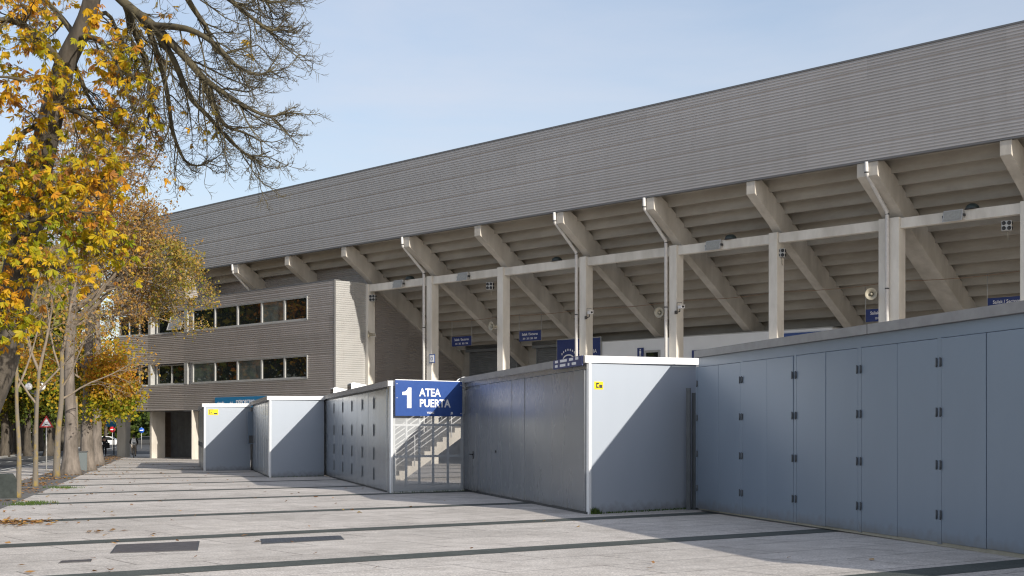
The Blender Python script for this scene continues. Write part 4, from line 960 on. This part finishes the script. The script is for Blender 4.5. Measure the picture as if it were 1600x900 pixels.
P5 = habit(4, [7, 6, 6, 0], [6, 5, 4, 3], [.10, .14, .18, .2], [.0, -.05, -.06, 0], [-.03, -.03, .0, .05], [R(45), R(48), R(50), 0], [.55, .5, .45, 0], [.5, .5, .5, 0], [.25, .2, .2, 0])
row_tree('chestnut_tree', 'grey trunk with low orange and green boughs in front of the pillars', b5,
         [(0, 0, -.1), (.0, 0, 2), (.05, 0, 4), (.1, 0, 6.2), (.2, .1, 8.5)], .27,
         [(.42, (1, -.1, .30), 1.7, .07), (.46, (.95, .2, .35), 1.7, .07), (.5, (.8, -.5, .5), 1.6, .07), (.55, (.6, .4, .5), 1.6, .07), (.40, (.9, -.4, .14), 1.6, .06), (.42, (.9, .3, .12), 1.6, .06), (.7, (.4, 0, 1), 4, .09), (.9, (-.3, .2, 1), 4, .09), (.6, (-.6, -.3, .6), 3.4, .07)],
         P5, 8, M['leaf_orange'], 5.0, .16, lambda x, y: 1.0 if y > 535 else .10, lambda x, y, r_: min(1, max(0, .60 - (.38 if y > 622 else (.1 if y > 595 else 0)) + r_.gauss(0, .17))), M['bark'], M['twig_dry'], spread=.30, flare=.25)
b6 = gp(151, 726)
P6 = habit(3, [8, 7, 0], [6, 5, 4], [.1, .15, .18], [0, -.03, 0], [-.02, -.02, .04], [R(45), R(50), 0], [.5, .45, 0], [.5, .5, 0])
row_tree('chestnut_tree', 'third thick grey trunk in the row, its stump swelling at the kerb', b6,
         [(0, 0, -.1), (0, 0, 2), (.1, 0, 4.5), (.0, 0, 8)], .30, [(.6, (.3, 0, .9), 2.6, .08), (.6, (-.7, 0, .7), 4, .08), (.7, (-.1, .6, .9), 3.4, .08), (.85, (.1, -.3, 1), 4, .08), (1, (0, 0, 1), 4, .09), (.95, (-.4, .4, 1), 4, .08)],
         P6, 9, M['leaf_orange'], 10, .2, lambda x, y: 1, lambda x, y, r_: min(1, max(0, .45 + r_.gauss(0, .2))), M['bark'], M['twig_dry'], spread=.5, flare=.28)
# slender trees between the big ones
PS = habit(4, [7, 6, 5, 0], [7, 6, 5, 4], [.08, .14, .17, .18], [.03, 0, 0, 0], [.03, .06, .08, .08], [R(36), R(42), R(45), 0], [.55, .5, .5, 0], [.42, .5, .5, 0]); PS['min'] = .005
for (px, py, pts, r0, stems, lab, sd) in (
        (28, 778, [(0, 0, -.1), (.03, 0, 1.2), (-.05, .05, 2.4), (-.03, 0, 3.8)], .065, [(1, (.1, .1, 1), 3.2, .045), (.9, (-.3, .1, .9), 2.6, .035), (.75, (.45, .1, .8), 2.4, .035), (.97, (.5, -.2, .9), 2.6, .035)], 'slender tree with yellow lichen bark, closest to the grey bin', 21),
        (55, 760, [(0, 0, -.1), (.02, 0, 1.0), (.04, 0, 2.2), (.12, 0, 3.6)], .085, [(1, (.25, 0, 1), 3.6, .055), (1, (-.45, .1, 1), 3.2, .05), (.9, (.75, .2, .8), 3.0, .04), (.8, (-.6, -.2, .8), 2.5, .04)], 'slender forked tree standing behind the lichen-covered one', 22),
        (88, 745, [(0, 0, -.1), (.06, 0, 1.6), (.2, 0, 3.0), (.22, 0, 4.8)], .13, [(1, (.1, 0, 1), 4.0, .075), (.9, (-.4, .1, 1), 3.4, .05), (.8, (.7, -.2, .7), 3.2, .05), (.7, (.8, .2, .5), 3.0, .045)], 'slender leaning tree close against the thick ribbed trunk', 23)):
    row_tree('young_tree', lab, gp(px, py), pts, r0, stems, PS, sd, M['leaf_brown'], .5, .11, lambda x, y: 1, lambda x, y, r_: .5 + r_.gauss(0, .2), M['bark_lichen'], M['twig_dry'], group='slender trees in the tree strip', flare=.05)
b = gp(118, 738); g = MB(); g.tube([(0, 0, -.1), (.02, 0, 2), (.0, 0, 3.3)], [.11, .1, .09], 10); o = g.build('pruned_tree', M['bark_lichen'], None, (b[0], b[1], gz(*b))); tag(o, 'pruned yellowish tree stem beside the thick ribbed trunk', 'tree')
# trees of the park across the street
def crown_mesh(seed, rad, n, size, clumps):
    rs = np.random.RandomState(seed); cen = rs.normal(size=(clumps, 3)); cen /= np.linalg.norm(cen, axis=1)[:, None]; cen *= rs.uniform(.45, 1.0, clumps)[:, None] * np.array(rad)
    idx = rs.randint(0, clumps, n); sc = rs.uniform(.5, 1.1, clumps)[idx][:, None]
    pos = cen[idx] + rs.normal(size=(n, 3)) * sc * np.array(rad).mean() * .17
    tint = np.clip(rs.normal(.5, .22, clumps)[idx] + rs.normal(0, .10, n), 0, 1)
    return simple_leaves(pos, size, rs), tint
def park_tree(seed, lm, h):
    rg = random.Random(seed); root = empty('park_tree'); g = MB()
    tp_ = smooth_path([Vector((0, 0, -.2)), Vector((.1, 0, 2)), Vector((-.1, .1, 4.5)), Vector((.1, 0, h * .55))], 3); n = len(tp_)
    g.tube(tp_, [.34 * (1 - .4 * i / n) + .2 * math.exp(-i * 1.5) for i in range(n)], 10); g.build('trunk', M['bark_dark'], root, recalc=False)
    g = MB(); tt = []
    for k in range(8):
        a = k * 2.4 + rg.random(); grow(g, tp_[rg.randint(n // 2, n - 1)], Vector((math.cos(a), math.sin(a), .4 + rg.random())), 3.6, .12, 0, rg, P6, tt)
    g.build('branches', M['bark_dark'], root, recalc=False)
    V, T = crown_mesh(seed, (4.2, 4.2, h * .34), 6500, .34, 70); V[:, :, 2] += h * .62
    quads('leaves', V, T, lm, root); return root
protos = [park_tree(31, M['leaf_green'], 12), park_tree(32, M['leaf_orange'], 11), park_tree(33, M['leaf_green'], 10)]
spots_p = [(6, 101, 0), (26, 112, 1), (44, 104, 2), (64, 128, 0), (84, 122, 1), (100, 150, 2), (-28, 96, 2), (-70, 104, 0), (-150, 90, 1), (122, 178, 0), (140, 210, 1), (-240, 84, 0), (166, 236, 1), (-330, 80, 2), (-430, 70, 0), (16, 150, 1), (55, 165, 0), (12, 128, 0), (36, 138, 2), (76, 106, 0), (97, 140, 0)]
used = set(); names = ['dark green tree', 'orange tree', 'dull green tree']
for i, (px, Z, k) in enumerate(spots_p):
    o = protos[k] if k not in used else copy_tree(protos[k]); used.add(k)
    x, y = (px - 800) / F_PX * Z, Z; o.location = (x, y, gz(x, y)); o.rotation_euler = (0, 0, i * 1.3)
    s_ = (1 + .12 * math.sin(i * 2.1)) * (1.6 if px < -20 else 1); o.scale = (s_, s_, s_)
    tag(o, ['dark green park tree across the street, one of a shaded row', 'orange park tree across the street behind the slender trunks', 'dull green park tree across the street, trunk in deep shade'][k], 'tree', ['dark green trees across the street', 'orange trees across the street', 'dull green trees across the street'][k])
# far greenery closing the street
rs = np.random.RandomState(77); n = 26000
px = rs.uniform(-260, 420, n); Zf = rs.uniform(245, 275, n); hgt = np.abs(rs.normal(0, 1, n)); top = 7.5 + 3.5 * np.sin(px * .043) + 2 * np.sin(px * .11 + 1)
pos = np.stack([(px - 800) / F_PX * Zf, Zf, -TILT * Zf + rs.uniform(0, 1, n) ** .8 * top], 1)
o = quads('far_trees', simple_leaves(pos, 1.1, rs), np.clip(.38 + .3 * np.sin(px * .05) + rs.normal(0, .14, n), 0, 1), M['leaf_green']); o['kind'] = 'stuff'

# ------------------------------------------------------------------ litter and weeds
rs = np.random.RandomState(3)
def flat_leaves(xy, size, lift=.012):
    n = len(xy); a = rs.uniform(0, 2 * np.pi, n); L = size * rs.uniform(.6, 1.4, n); w = L * .32
    d = np.stack([np.cos(a), np.sin(a), np.zeros(n)], 1); s = np.stack([-np.sin(a), np.cos(a), np.zeros(n)], 1)
    p = np.stack([xy[:, 0], xy[:, 1], -TILT * xy[:, 1] + lift], 1); up = lambda k: np.stack([np.zeros(n), np.zeros(n), rs.uniform(0, .035 * k, n)], 1)
    return np.stack([p + up(.3), p + d * (L * .5)[:, None] + s * w[:, None] + up(1), p + d * L[:, None] + up(1), p + d * (L * .5)[:, None] - s * w[:, None] + up(1)], 1)
def on_street(off, t): return np.stack([NR.x * off + C1.x * t, NR.y * off + C1.y * t], 1)
n = 5200; t = rs.uniform(16, 110, n); off = -4.5 + rs.normal(0, .42, n); keep = (np.sin(t * 1.12) + rs.normal(0, .5, n)) > -.1
a1 = on_street(off[keep], t[keep])
n = 190; a2 = on_street(-3.6 + np.abs(rs.normal(0, 2.6, n)), rs.uniform(14, 95, n))
n = 80; a3 = on_street(rs.uniform(-3, 9, n), rs.uniform(13, 60, n))
n = 2500; a4 = on_street(-12.9 - np.abs(rs.normal(0, 1.2, n)), rs.uniform(30, 180, n))
pile = np.array(gp(14, 818)); a5 = pile + rs.normal(size=(260, 2)) * np.array([.42, .5])
pile = np.array(gp(150, 832)); a6 = pile + rs.normal(size=(12, 2)) * np.array([.12, .16])
xy = np.concatenate([a1, a2, a3, a4, a5, a6])
o = quads('leaf_litter', flat_leaves(xy, .11), rs.uniform(0, .95, len(xy)), M['leaf_litter']); o['kind'] = 'stuff'
def tufts(centres, n, spread, h):
    V = []
    for c in centres:
        for k in range(n):
            x, y = c[0] + rs.normal() * spread, c[1] + rs.normal() * spread; a = rs.uniform(0, 6.28); hh = h * rs.uniform(.3, 1.1); z_ = gz(x, y); l = rs.uniform(.1, .7) * hh
            V.append([(x - .006, y, z_), (x + .006, y, z_), (x + .005 + math.cos(a) * l * .6, y + math.sin(a) * l * .6, z_ + hh * .7), (x + math.cos(a) * l, y + math.sin(a) * l, z_ + hh)])
    return np.array(V, np.float32)
cs = [tuple(N2 + E * q - C1 * .05) for q in (.10, .18, .24)]; V1 = tufts(cs, 45, .045, .14)
cs = [tuple(N2 + E * q - C1 * .05) for q in np.linspace(.4, 3.2, 26)]; V2 = tufts(cs, 14, .05, .05)
cs = [tuple(N3 + E * q - C1 * .05) for q in np.linspace(.1, 2.6, 20)] + [tuple(N4 + E * q - C1 * .05) for q in np.linspace(.2, 2.4, 12)] + [tuple(N5 + E * .7)]; V3 = tufts(cs, 8, .06, .06)
Vw = np.concatenate([V1, V2, V3]); o = quads('weeds', Vw, rs.uniform(0, 1, len(Vw)), M['weed']); o['kind'] = 'stuff'
cs = [gp(48, 787), gp(60, 786), gp(90, 762), gp(104, 763), gp(40, 789)]; Vg = np.concatenate([tufts([c], 160, .22, .07) for c in cs])
o = quads('grass', Vg, rs.uniform(.2, 1, len(Vg)), M['weed']); o['kind'] = 'stuff'

# ------------------------------------------------------------------ street furniture
b = gp(10, 782); bn = empty('litter_bin', (b[0], b[1], gz(*b)), R(20)); tag(bn, 'squat dark grey street box with sloping shoulders at the left edge', 'street box')
g = MB(); g.prism([(-.24, -.02), (.24, -.02), (.24, .52), (.15, .66), (-.15, .66), (-.24, .52)], 'y', -.2, .2); g.build('body', mat('grey_green_cast_stone', (.028, .034, .033), (.042, .05, .048), 8, .8, spec=.2), bn, bevel=.015)
g = MB(); g.box(-.27, .27, -.23, .23, -.021, .06); g.build('base', M['dark'], bn)
b = gp(127, 736); bn = empty('utility_box', (b[0], b[1], gz(*b)), R(15)); tag(bn, 'grey-green metal utility box standing between two thick trunks', 'utility box')
g = MB(); g.box(-.25, .25, -.2, .2, -.05, .85); g.build('body', mat('grey_green_paint', (.10, .12, .125), rough=.5), bn, bevel=.02); g = MB(); g.box(-.28, .28, -.23, .23, .851, .90); g.build('lid', M['dark'], bn)
b = gp(72.5, 733); ws = empty('warning_sign', (b[0], b[1], gz(*b)), R(12)); tag(ws, 'red and white triangular speed hump warning sign on a grey post', 'road sign')
g = MB(); g.tube([(0, .03, -.1), (0, .03, 2.45)], .03, 8); g.build('post', M['alu'], ws)
def tri(s, z0): return [(-s, z0), (s, z0), (0, z0 + s * 1.732)]
g = MB(); g.prism(tri(.33, 1.98), 'y', -.012, .012); g.build('plate', mat('red_sign_film', (.55, .02, .025), rough=.4), ws)
g = MB(); g.prism(tri(.225, 2.04), 'y', -.016, -.0125); g.build('panel', M['lettering'], ws)
g = MB(); g.prism([(-.15, 2.075), (.15, 2.075), (.12, 2.10), (.08, 2.10), (.05, 2.14), (-.05, 2.14), (-.08, 2.10), (-.12, 2.10)], 'y', -.02, -.0165); g.build('symbol', M['black'], ws)
x, y = (55 - 800) / F_PX * 72, 72.0; lp_ = empty('street_lamp', (x, y, gz(x, y)), 0); tag(lp_, 'old street lamp with two white globes among the slender trunks', 'street lamp')
g = MB(); g.tube([(0, 0, -.1), (0, 0, .6), (0, 0, 4.0)], [.09, .06, .05], 10); g.tube([(-.35, 0, 4.0), (-.2, 0, 3.85), (0, 0, 3.8), (.2, 0, 3.85), (.35, 0, 4.0)], .03, 6); g.build('post', M['dark'], lp_)
for sx in (-.35, .35):
    g = MB(); g.lathe([(0, 0)] + [(.2 * math.sin(a), .2 - .2 * math.cos(a)) for a in np.linspace(.2, 2.9, 10)] + [(0, .4)], (sx, 0, 4.0), (0, 0, 1), 14); g.build('globe', M['white'], lp_)
    g = MB(); g.lathe([(.10, 0), (.10, .05), (.05, .09), (0, .1)], (sx, 0, 4.38), (0, 0, 1), 12); g.build('cap', M['dark'], lp_)
x, y = (174 - 800) / F_PX * 112, 112.0; b_ = empty('street_sign', (x, y, gz(x, y)), 0); tag(b_, 'blue rectangular street sign on a dark post under the orange leaves', 'sign')
g = MB(); g.tube([(.2, .04, -.1), (.2, .04, 3.1)], .05, 8); g.build('post', M['dark'], b_)
g = MB(); g.box(-.42, .42, -.03, .03, 2.32, 3.05); g.build('board', M['cyan'], b_); g = MB(); g.box(-.05, .16, -.034, -.03, 2.72, 2.86); g.build('emblem', M['lettering'], b_)
for (px, Z, c_, lab, h_) in ((175.5, 150, (.55, .02, .03), 'small red and white round road sign beside the blue street sign', 1.75), (221, 160, (.02, .10, .45), 'small blue round road sign seen between the pillars', 1.7)):
    x, y = (px - 800) / F_PX * Z, Z; r_ = empty('round_sign', (x, y, gz(x, y)), 0); tag(r_, lab, 'road sign')
    g = MB(); g.tube([(0, .03, -.1), (0, .03, h_ + .9)], .035, 8); g.build('post', M['alu'], r_)
    g = MB(); g.lathe([(0, .02), (.33, .02), (.33, 0), (0, 0)], (0, 0, h_ + .5), (0, -1, 0), 20); g.build('disc', mat('sign_film', c_, rough=.4), r_)
    g = MB(); g.box(-.2, .2, -.028, -.021, h_ + .45, h_ + .55); g.build('symbol', M['lettering'], r_)

# ------------------------------------------------------------------ cars far down the street
def car(name, px, Z, rot, col, label):
    x, y = (px - 800) / F_PX * Z, Z; r = empty(name, (x, y, gz(x, y)), rot); tag(r, label, 'car')
    pm = mat('car_paint', col, rough=.25, spec=.6)
    prof = [(-2.05, .30), (-2.1, .62), (-2.0, .88), (-1.75, .95), (1.05, .92), (1.85, .80), (2.08, .62), (2.08, .30)]
    g = MB(); g.prism(prof, 'y', -.84, .84); g.build('body', pm, r, bevel=.06)
    cab = [(-1.85, .93), (-1.6, 1.38), (-.9, 1.50), (.1, 1.46), (1.0, .92)]
    vs = [(a, s_ * (.80 - .16 * (z_ - .9)), z_) for s_ in (-1, 1) for a, z_ in cab]; g = MB()
    g.add(vs, [(4, 3, 2, 1, 0), (5, 6, 7, 8, 9)] + [(i, (i + 1) % 5, 5 + (i + 1) % 5, 5 + i) for i in range(5)]); cabn = g.build('cabin', pm, r, bevel=.04)
    win = [(-1.62, .97), (-1.48, 1.32), (-.88, 1.41), (.05, 1.38), (.78, .97)]
    for s_ in (-1, 1):
        g = MB(); g.prism(win, 'y', s_ * .70, s_ * .815); g.build('side_window', M['glass'], r)
    g = MB(); g.add([(1.02, -.66, .96), (1.02, .66, .96), (.16, .58, 1.45), (.16, -.58, 1.45)], [(0, 1, 2, 3)]); o = g.build('windscreen', M['glass'], r); o.location = (.02, 0, .01)
    g = MB(); g.add([(-1.86, -.62, 1.0), (-1.86, .62, 1.0), (-1.64, .55, 1.36), (-1.64, -.55, 1.36)], [(0, 1, 2, 3)]); o = g.build('rear_window', M['glass'], r); o.location = (-.03, 0, .01)
    for wx in (-1.3, 1.3):
        for s_ in (-1, 1):
            g = MB(); g.lathe([(.12, 0), (.31, 0), (.32, .05), (.31, .2), (.12, .2)], (wx, s_ * .66, .31), (0, s_, 0), 18); w_ = g.build('wheel', M['black'], r)
            g = MB(); g.lathe([(0, .19), (.06, .21), (.2, .205), (.21, .19)], (wx, s_ * .66, .31), (0, s_, 0), 14); g.build('rim', M['alu'], w_)
    for s_ in (-1, 1):
        g = MB(); g.box(1.98, 2.09, s_ * .66 - .14, s_ * .66 + .14, .62, .74); g.build('headlight', M['lettering'], r)
        g = MB(); g.box(-2.10, -2.0, s_ * .68 - .12, s_ * .68 + .12, .68, .86); g.build('tail_light', mat('red_lens', (.4, .01, .01), rough=.2), r)
    return r
car('parked_car', 172, 188, R(8), (.62, .63, .64), 'white hatchback parked far down the street, left of the pillars')
car('parked_car', 224, 205, R(185), (.05, .052, .055), 'dark hatchback parked far off between the two pillars')
car('parked_car', 262, 150, R(95), (.02, .05, .13), 'dark blue car glimpsed in the slot beside the lit pillar')

# ------------------------------------------------------------------ people
def body(name, joints, edges, m, parent):
    me = bpy.data.meshes.new(name); ks = list(joints); me.from_pydata([joints[k][0] for k in ks], [(ks.index(a), ks.index(b)) for a, b in edges], [])
    o = bpy.data.objects.new(name, me); COL.objects.link(o); o.parent = parent; me.materials.append(m)
    sk = o.modifiers.new('skin', 'SKIN'); sd = me.skin_vertices[0].data
    for i, k in enumerate(ks): sd[i].radius = joints[k][1]
    sd[0].use_root = True
    ss = o.modifiers.new('smooth', 'SUBSURF'); ss.levels = 2; ss.render_levels = 2
    for p in me.polygons: p.use_smooth = True
    return o
def figure(name, px, Z, rot, label, h, cloth, legs, hairc, pose):
    x, y = (px - 800) / F_PX * Z, Z; r = empty(name, (x, y, gz(x, y)), rot); tag(r, label, 'person'); k = h / 1.7
    J = {a: (tuple(c * k for c in p), (q[0] * k, q[1] * k)) for a, (p, q) in pose.items()}
    E_ = [('pelvis', 'waist'), ('waist', 'chest'), ('chest', 'neck'), ('neck', 'head'), ('head', 'crown')]
    for s_ in 'lr': E_ += [('chest', 'sh' + s_), ('sh' + s_, 'el' + s_), ('el' + s_, 'wr' + s_), ('wr' + s_, 'hand' + s_), ('pelvis', 'hip' + s_), ('hip' + s_, 'kn' + s_), ('kn' + s_, 'an' + s_), ('an' + s_, 'toe' + s_)]
    sk = mat('skin_tone', (.36, .22, .16), rough=.6)
    body('body', J, E_, sk, r)
    up = {a: (p, (q[0] * 1.10 + .012, q[1] * 1.10 + .012)) for a, (p, q) in J.items()}
    def sub(keys, nm, m):
        ed = [(a, b) for a, b in E_ if a in keys and b in keys]; body(nm, {a: up[a] for a in keys}, ed, m, r)
    sub(['pelvis', 'waist', 'chest', 'shl', 'ell', 'wrl', 'shr', 'elr', 'wrr'], 'jacket', cloth)
    sub(['pelvis', 'hipl', 'knl', 'anl', 'hipr', 'knr', 'anr'], 'trousers', legs)
    for s_ in 'lr':
        p0, p1 = Vector(J['an' + s_][0]), Vector(J['toe' + s_][0]); g = MB(); g.tube([p0 + (p0 - p1) * .45 + Vector((0, 0, -.03)), p0 + Vector((0, 0, -.02)), p1], [.045 * k, .055 * k, .04 * k], 8); g.build('shoe', M['black'], r)
    c = Vector(J['head'][0]).lerp(Vector(J['crown'][0]), .5); g = MB()
    g.lathe([(0, .14 * k)] + [(.118 * k * math.sin(a), .135 * k * math.cos(a)) for a in np.linspace(.25, 2.1, 8)], c + Vector((0, -.02 * k, .0)), (0, -.25, 1), 14); g.build('hair', hairc, r)
    return r, k
stand_pose = {'pelvis': ((0, 0, .93), (.15, .11)), 'waist': ((0, 0, 1.08), (.14, .10)), 'chest': ((0, -.01, 1.30), (.165, .115)), 'neck': ((0, .02, 1.46), (.055, .055)), 'head': ((0, .03, 1.56), (.085, .095)), 'crown': ((0, .03, 1.66), (.07, .08))}
for s_, q in (('l', -1), ('r', 1)):
    stand_pose.update({'sh' + s_: ((q * .19, 0, 1.38), (.065, .065)), 'el' + s_: ((q * .25, .02, 1.10), (.045, .045)), 'wr' + s_: ((q * .24, .1, .86), (.033, .033)), 'hand' + s_: ((q * .235, .14, .77), (.035, .022)),
                       'hip' + s_: ((q * .10, 0, .88), (.09, .09)), 'kn' + s_: ((q * .11, .02 + .06 * q, .48), (.06, .065)), 'an' + s_: ((q * .11, -.02 + .14 * q, .09), (.04, .045)), 'toe' + s_: ((q * .12, .12 + .14 * q, .035), (.035, .025))})
black_cloth = mat('black_cloth', (.015, .015, .018), rough=.9); brown_cloth = mat('brown_cloth', (.06, .045, .035), rough=.9); pale_cloth = mat('pale_trousers', (.30, .26, .22), rough=.9); hair = mat('dark_hair', (.015, .011, .009), rough=.6)
figure('person', 163, 104, R(15), 'person in black clothes walking away beside the tree stump', 1.55, black_cloth, black_cloth, hair, stand_pose)
x, y = (166 - 800) / F_PX * 103.6, 103.6; g = MB(); g.box(-.17, .17, -.09, .09, 0, .42); bg_ = g.build('bag', black_cloth, None, (x + .09, y, gz(x, y) + .62), R(15), bevel=.05); tag(bg_, 'black shoulder bag carried by the person in black', 'bag')
# rider seen from behind
ride = dict(stand_pose)
ride.update({'pelvis': ((0, 0, .94), (.15, .12)), 'waist': ((0, .05, 1.09), (.14, .10)), 'chest': ((0, .14, 1.32), (.165, .115)), 'neck': ((0, .20, 1.47), (.055, .055)), 'head': ((0, .23, 1.57), (.085, .095)), 'crown': ((0, .24, 1.67), (.07, .08))})
for s_, q in (('l', -1), ('r', 1)):
    kz, ky, az, ay = (.62, .36, .22, .22) if q < 0 else (.56, .22, .42 - .30, .10)
    ride.update({'sh' + s_: ((q * .19, .14, 1.39), (.065, .065)), 'el' + s_: ((q * .27, .34, 1.16), (.045, .045)), 'wr' + s_: ((q * .26, .58, 1.06), (.033, .033)), 'hand' + s_: ((q * .25, .66, 1.05), (.035, .025)),
                 'hip' + s_: ((q * .10, .02, .90), (.09, .09)), 'kn' + s_: ((q * .13, ky, kz), (.06, .065)), 'an' + s_: ((q * .12, ay, az + .06), (.04, .045)), 'toe' + s_: ((q * .12, ay + .14, az), (.035, .025))})
ZR = 97.0; xr = (209 - 800) / F_PX * ZR; RR = R(14)
figure('person', 209, ZR, RR, 'person with dark hair riding a bicycle away between the pillars', 1.62, black_cloth, pale_cloth, hair, ride)
bp_ = empty('backpack', (xr, ZR, gz(xr, ZR)), RR); tag(bp_, 'white backpack on the back of the cyclist', 'backpack')
g = MB(); g.prism([(-.13, .93), (.13, .93), (.17, 1.02), (.16, 1.28), (.10, 1.37), (-.10, 1.37), (-.16, 1.28), (-.17, 1.02)], 'y', -.16, .0); g.build('bag', mat('white_canvas', (.70, .72, .74), rough=.8), bp_, bevel=.03)
g = MB(); g.box(-.14, .14, -.20, -.161, .97, 1.10); g.build('pocket', mat('grey_canvas', (.20, .21, .22), rough=.8), bp_, bevel=.01)
for q in (-1, 1):
    g = MB(); g.tube([(q * .08, -.02, 1.34), (q * .13, .06, 1.42), (q * .14, .16, 1.40)], .02, 6); g.build('strap', M['white'], bp_)
bk = empty('bicycle', (xr, ZR, gz(xr, ZR)), RR); tag(bk, 'dark bicycle ridden away between the pillars', 'bicycle')
for wy in (-.42, .62):
    g = MB(); pts = [(0, wy + .33 * math.cos(a), .34 + .33 * math.sin(a)) for a in np.linspace(0, 2 * math.pi, 25)]; g.tube(pts, .02, 6, cap=False); w_ = g.build('wheel', M['black'], bk)
    g = MB()
    for k in range(8): a = k * math.pi / 4; g.tube([(0, wy, .34), (0, wy + .32 * math.cos(a), .34 + .32 * math.sin(a))], .003, 3)
    g.build('spoke', M['alu'], w_)
g = MB()
for a, b in (((0, -.42, .34), (0, 0, .32)), ((0, 0, .32), (0, -.1, .82)), ((0, -.42, .34), (0, -.08, .74)), ((0, 0, .32), (0, .46, .80)), ((0, -.08, .74), (0, .46, .84)), ((0, .44, .96), (0, .62, .34))): g.tube([a, b], .02, 6)
g.build('frame', brown_cloth, bk)
g = MB(); g.tube([(-.28, .6, .98), (-.1, .5, .99), (.1, .5, .99), (.28, .6, .98)], .014, 6); g.build('handlebar', M['black'], bk)
g = MB(); g.box(-.08, .08, -.22, .06, .82, .87); g.build('saddle', M['black'], bk, bevel=.02)
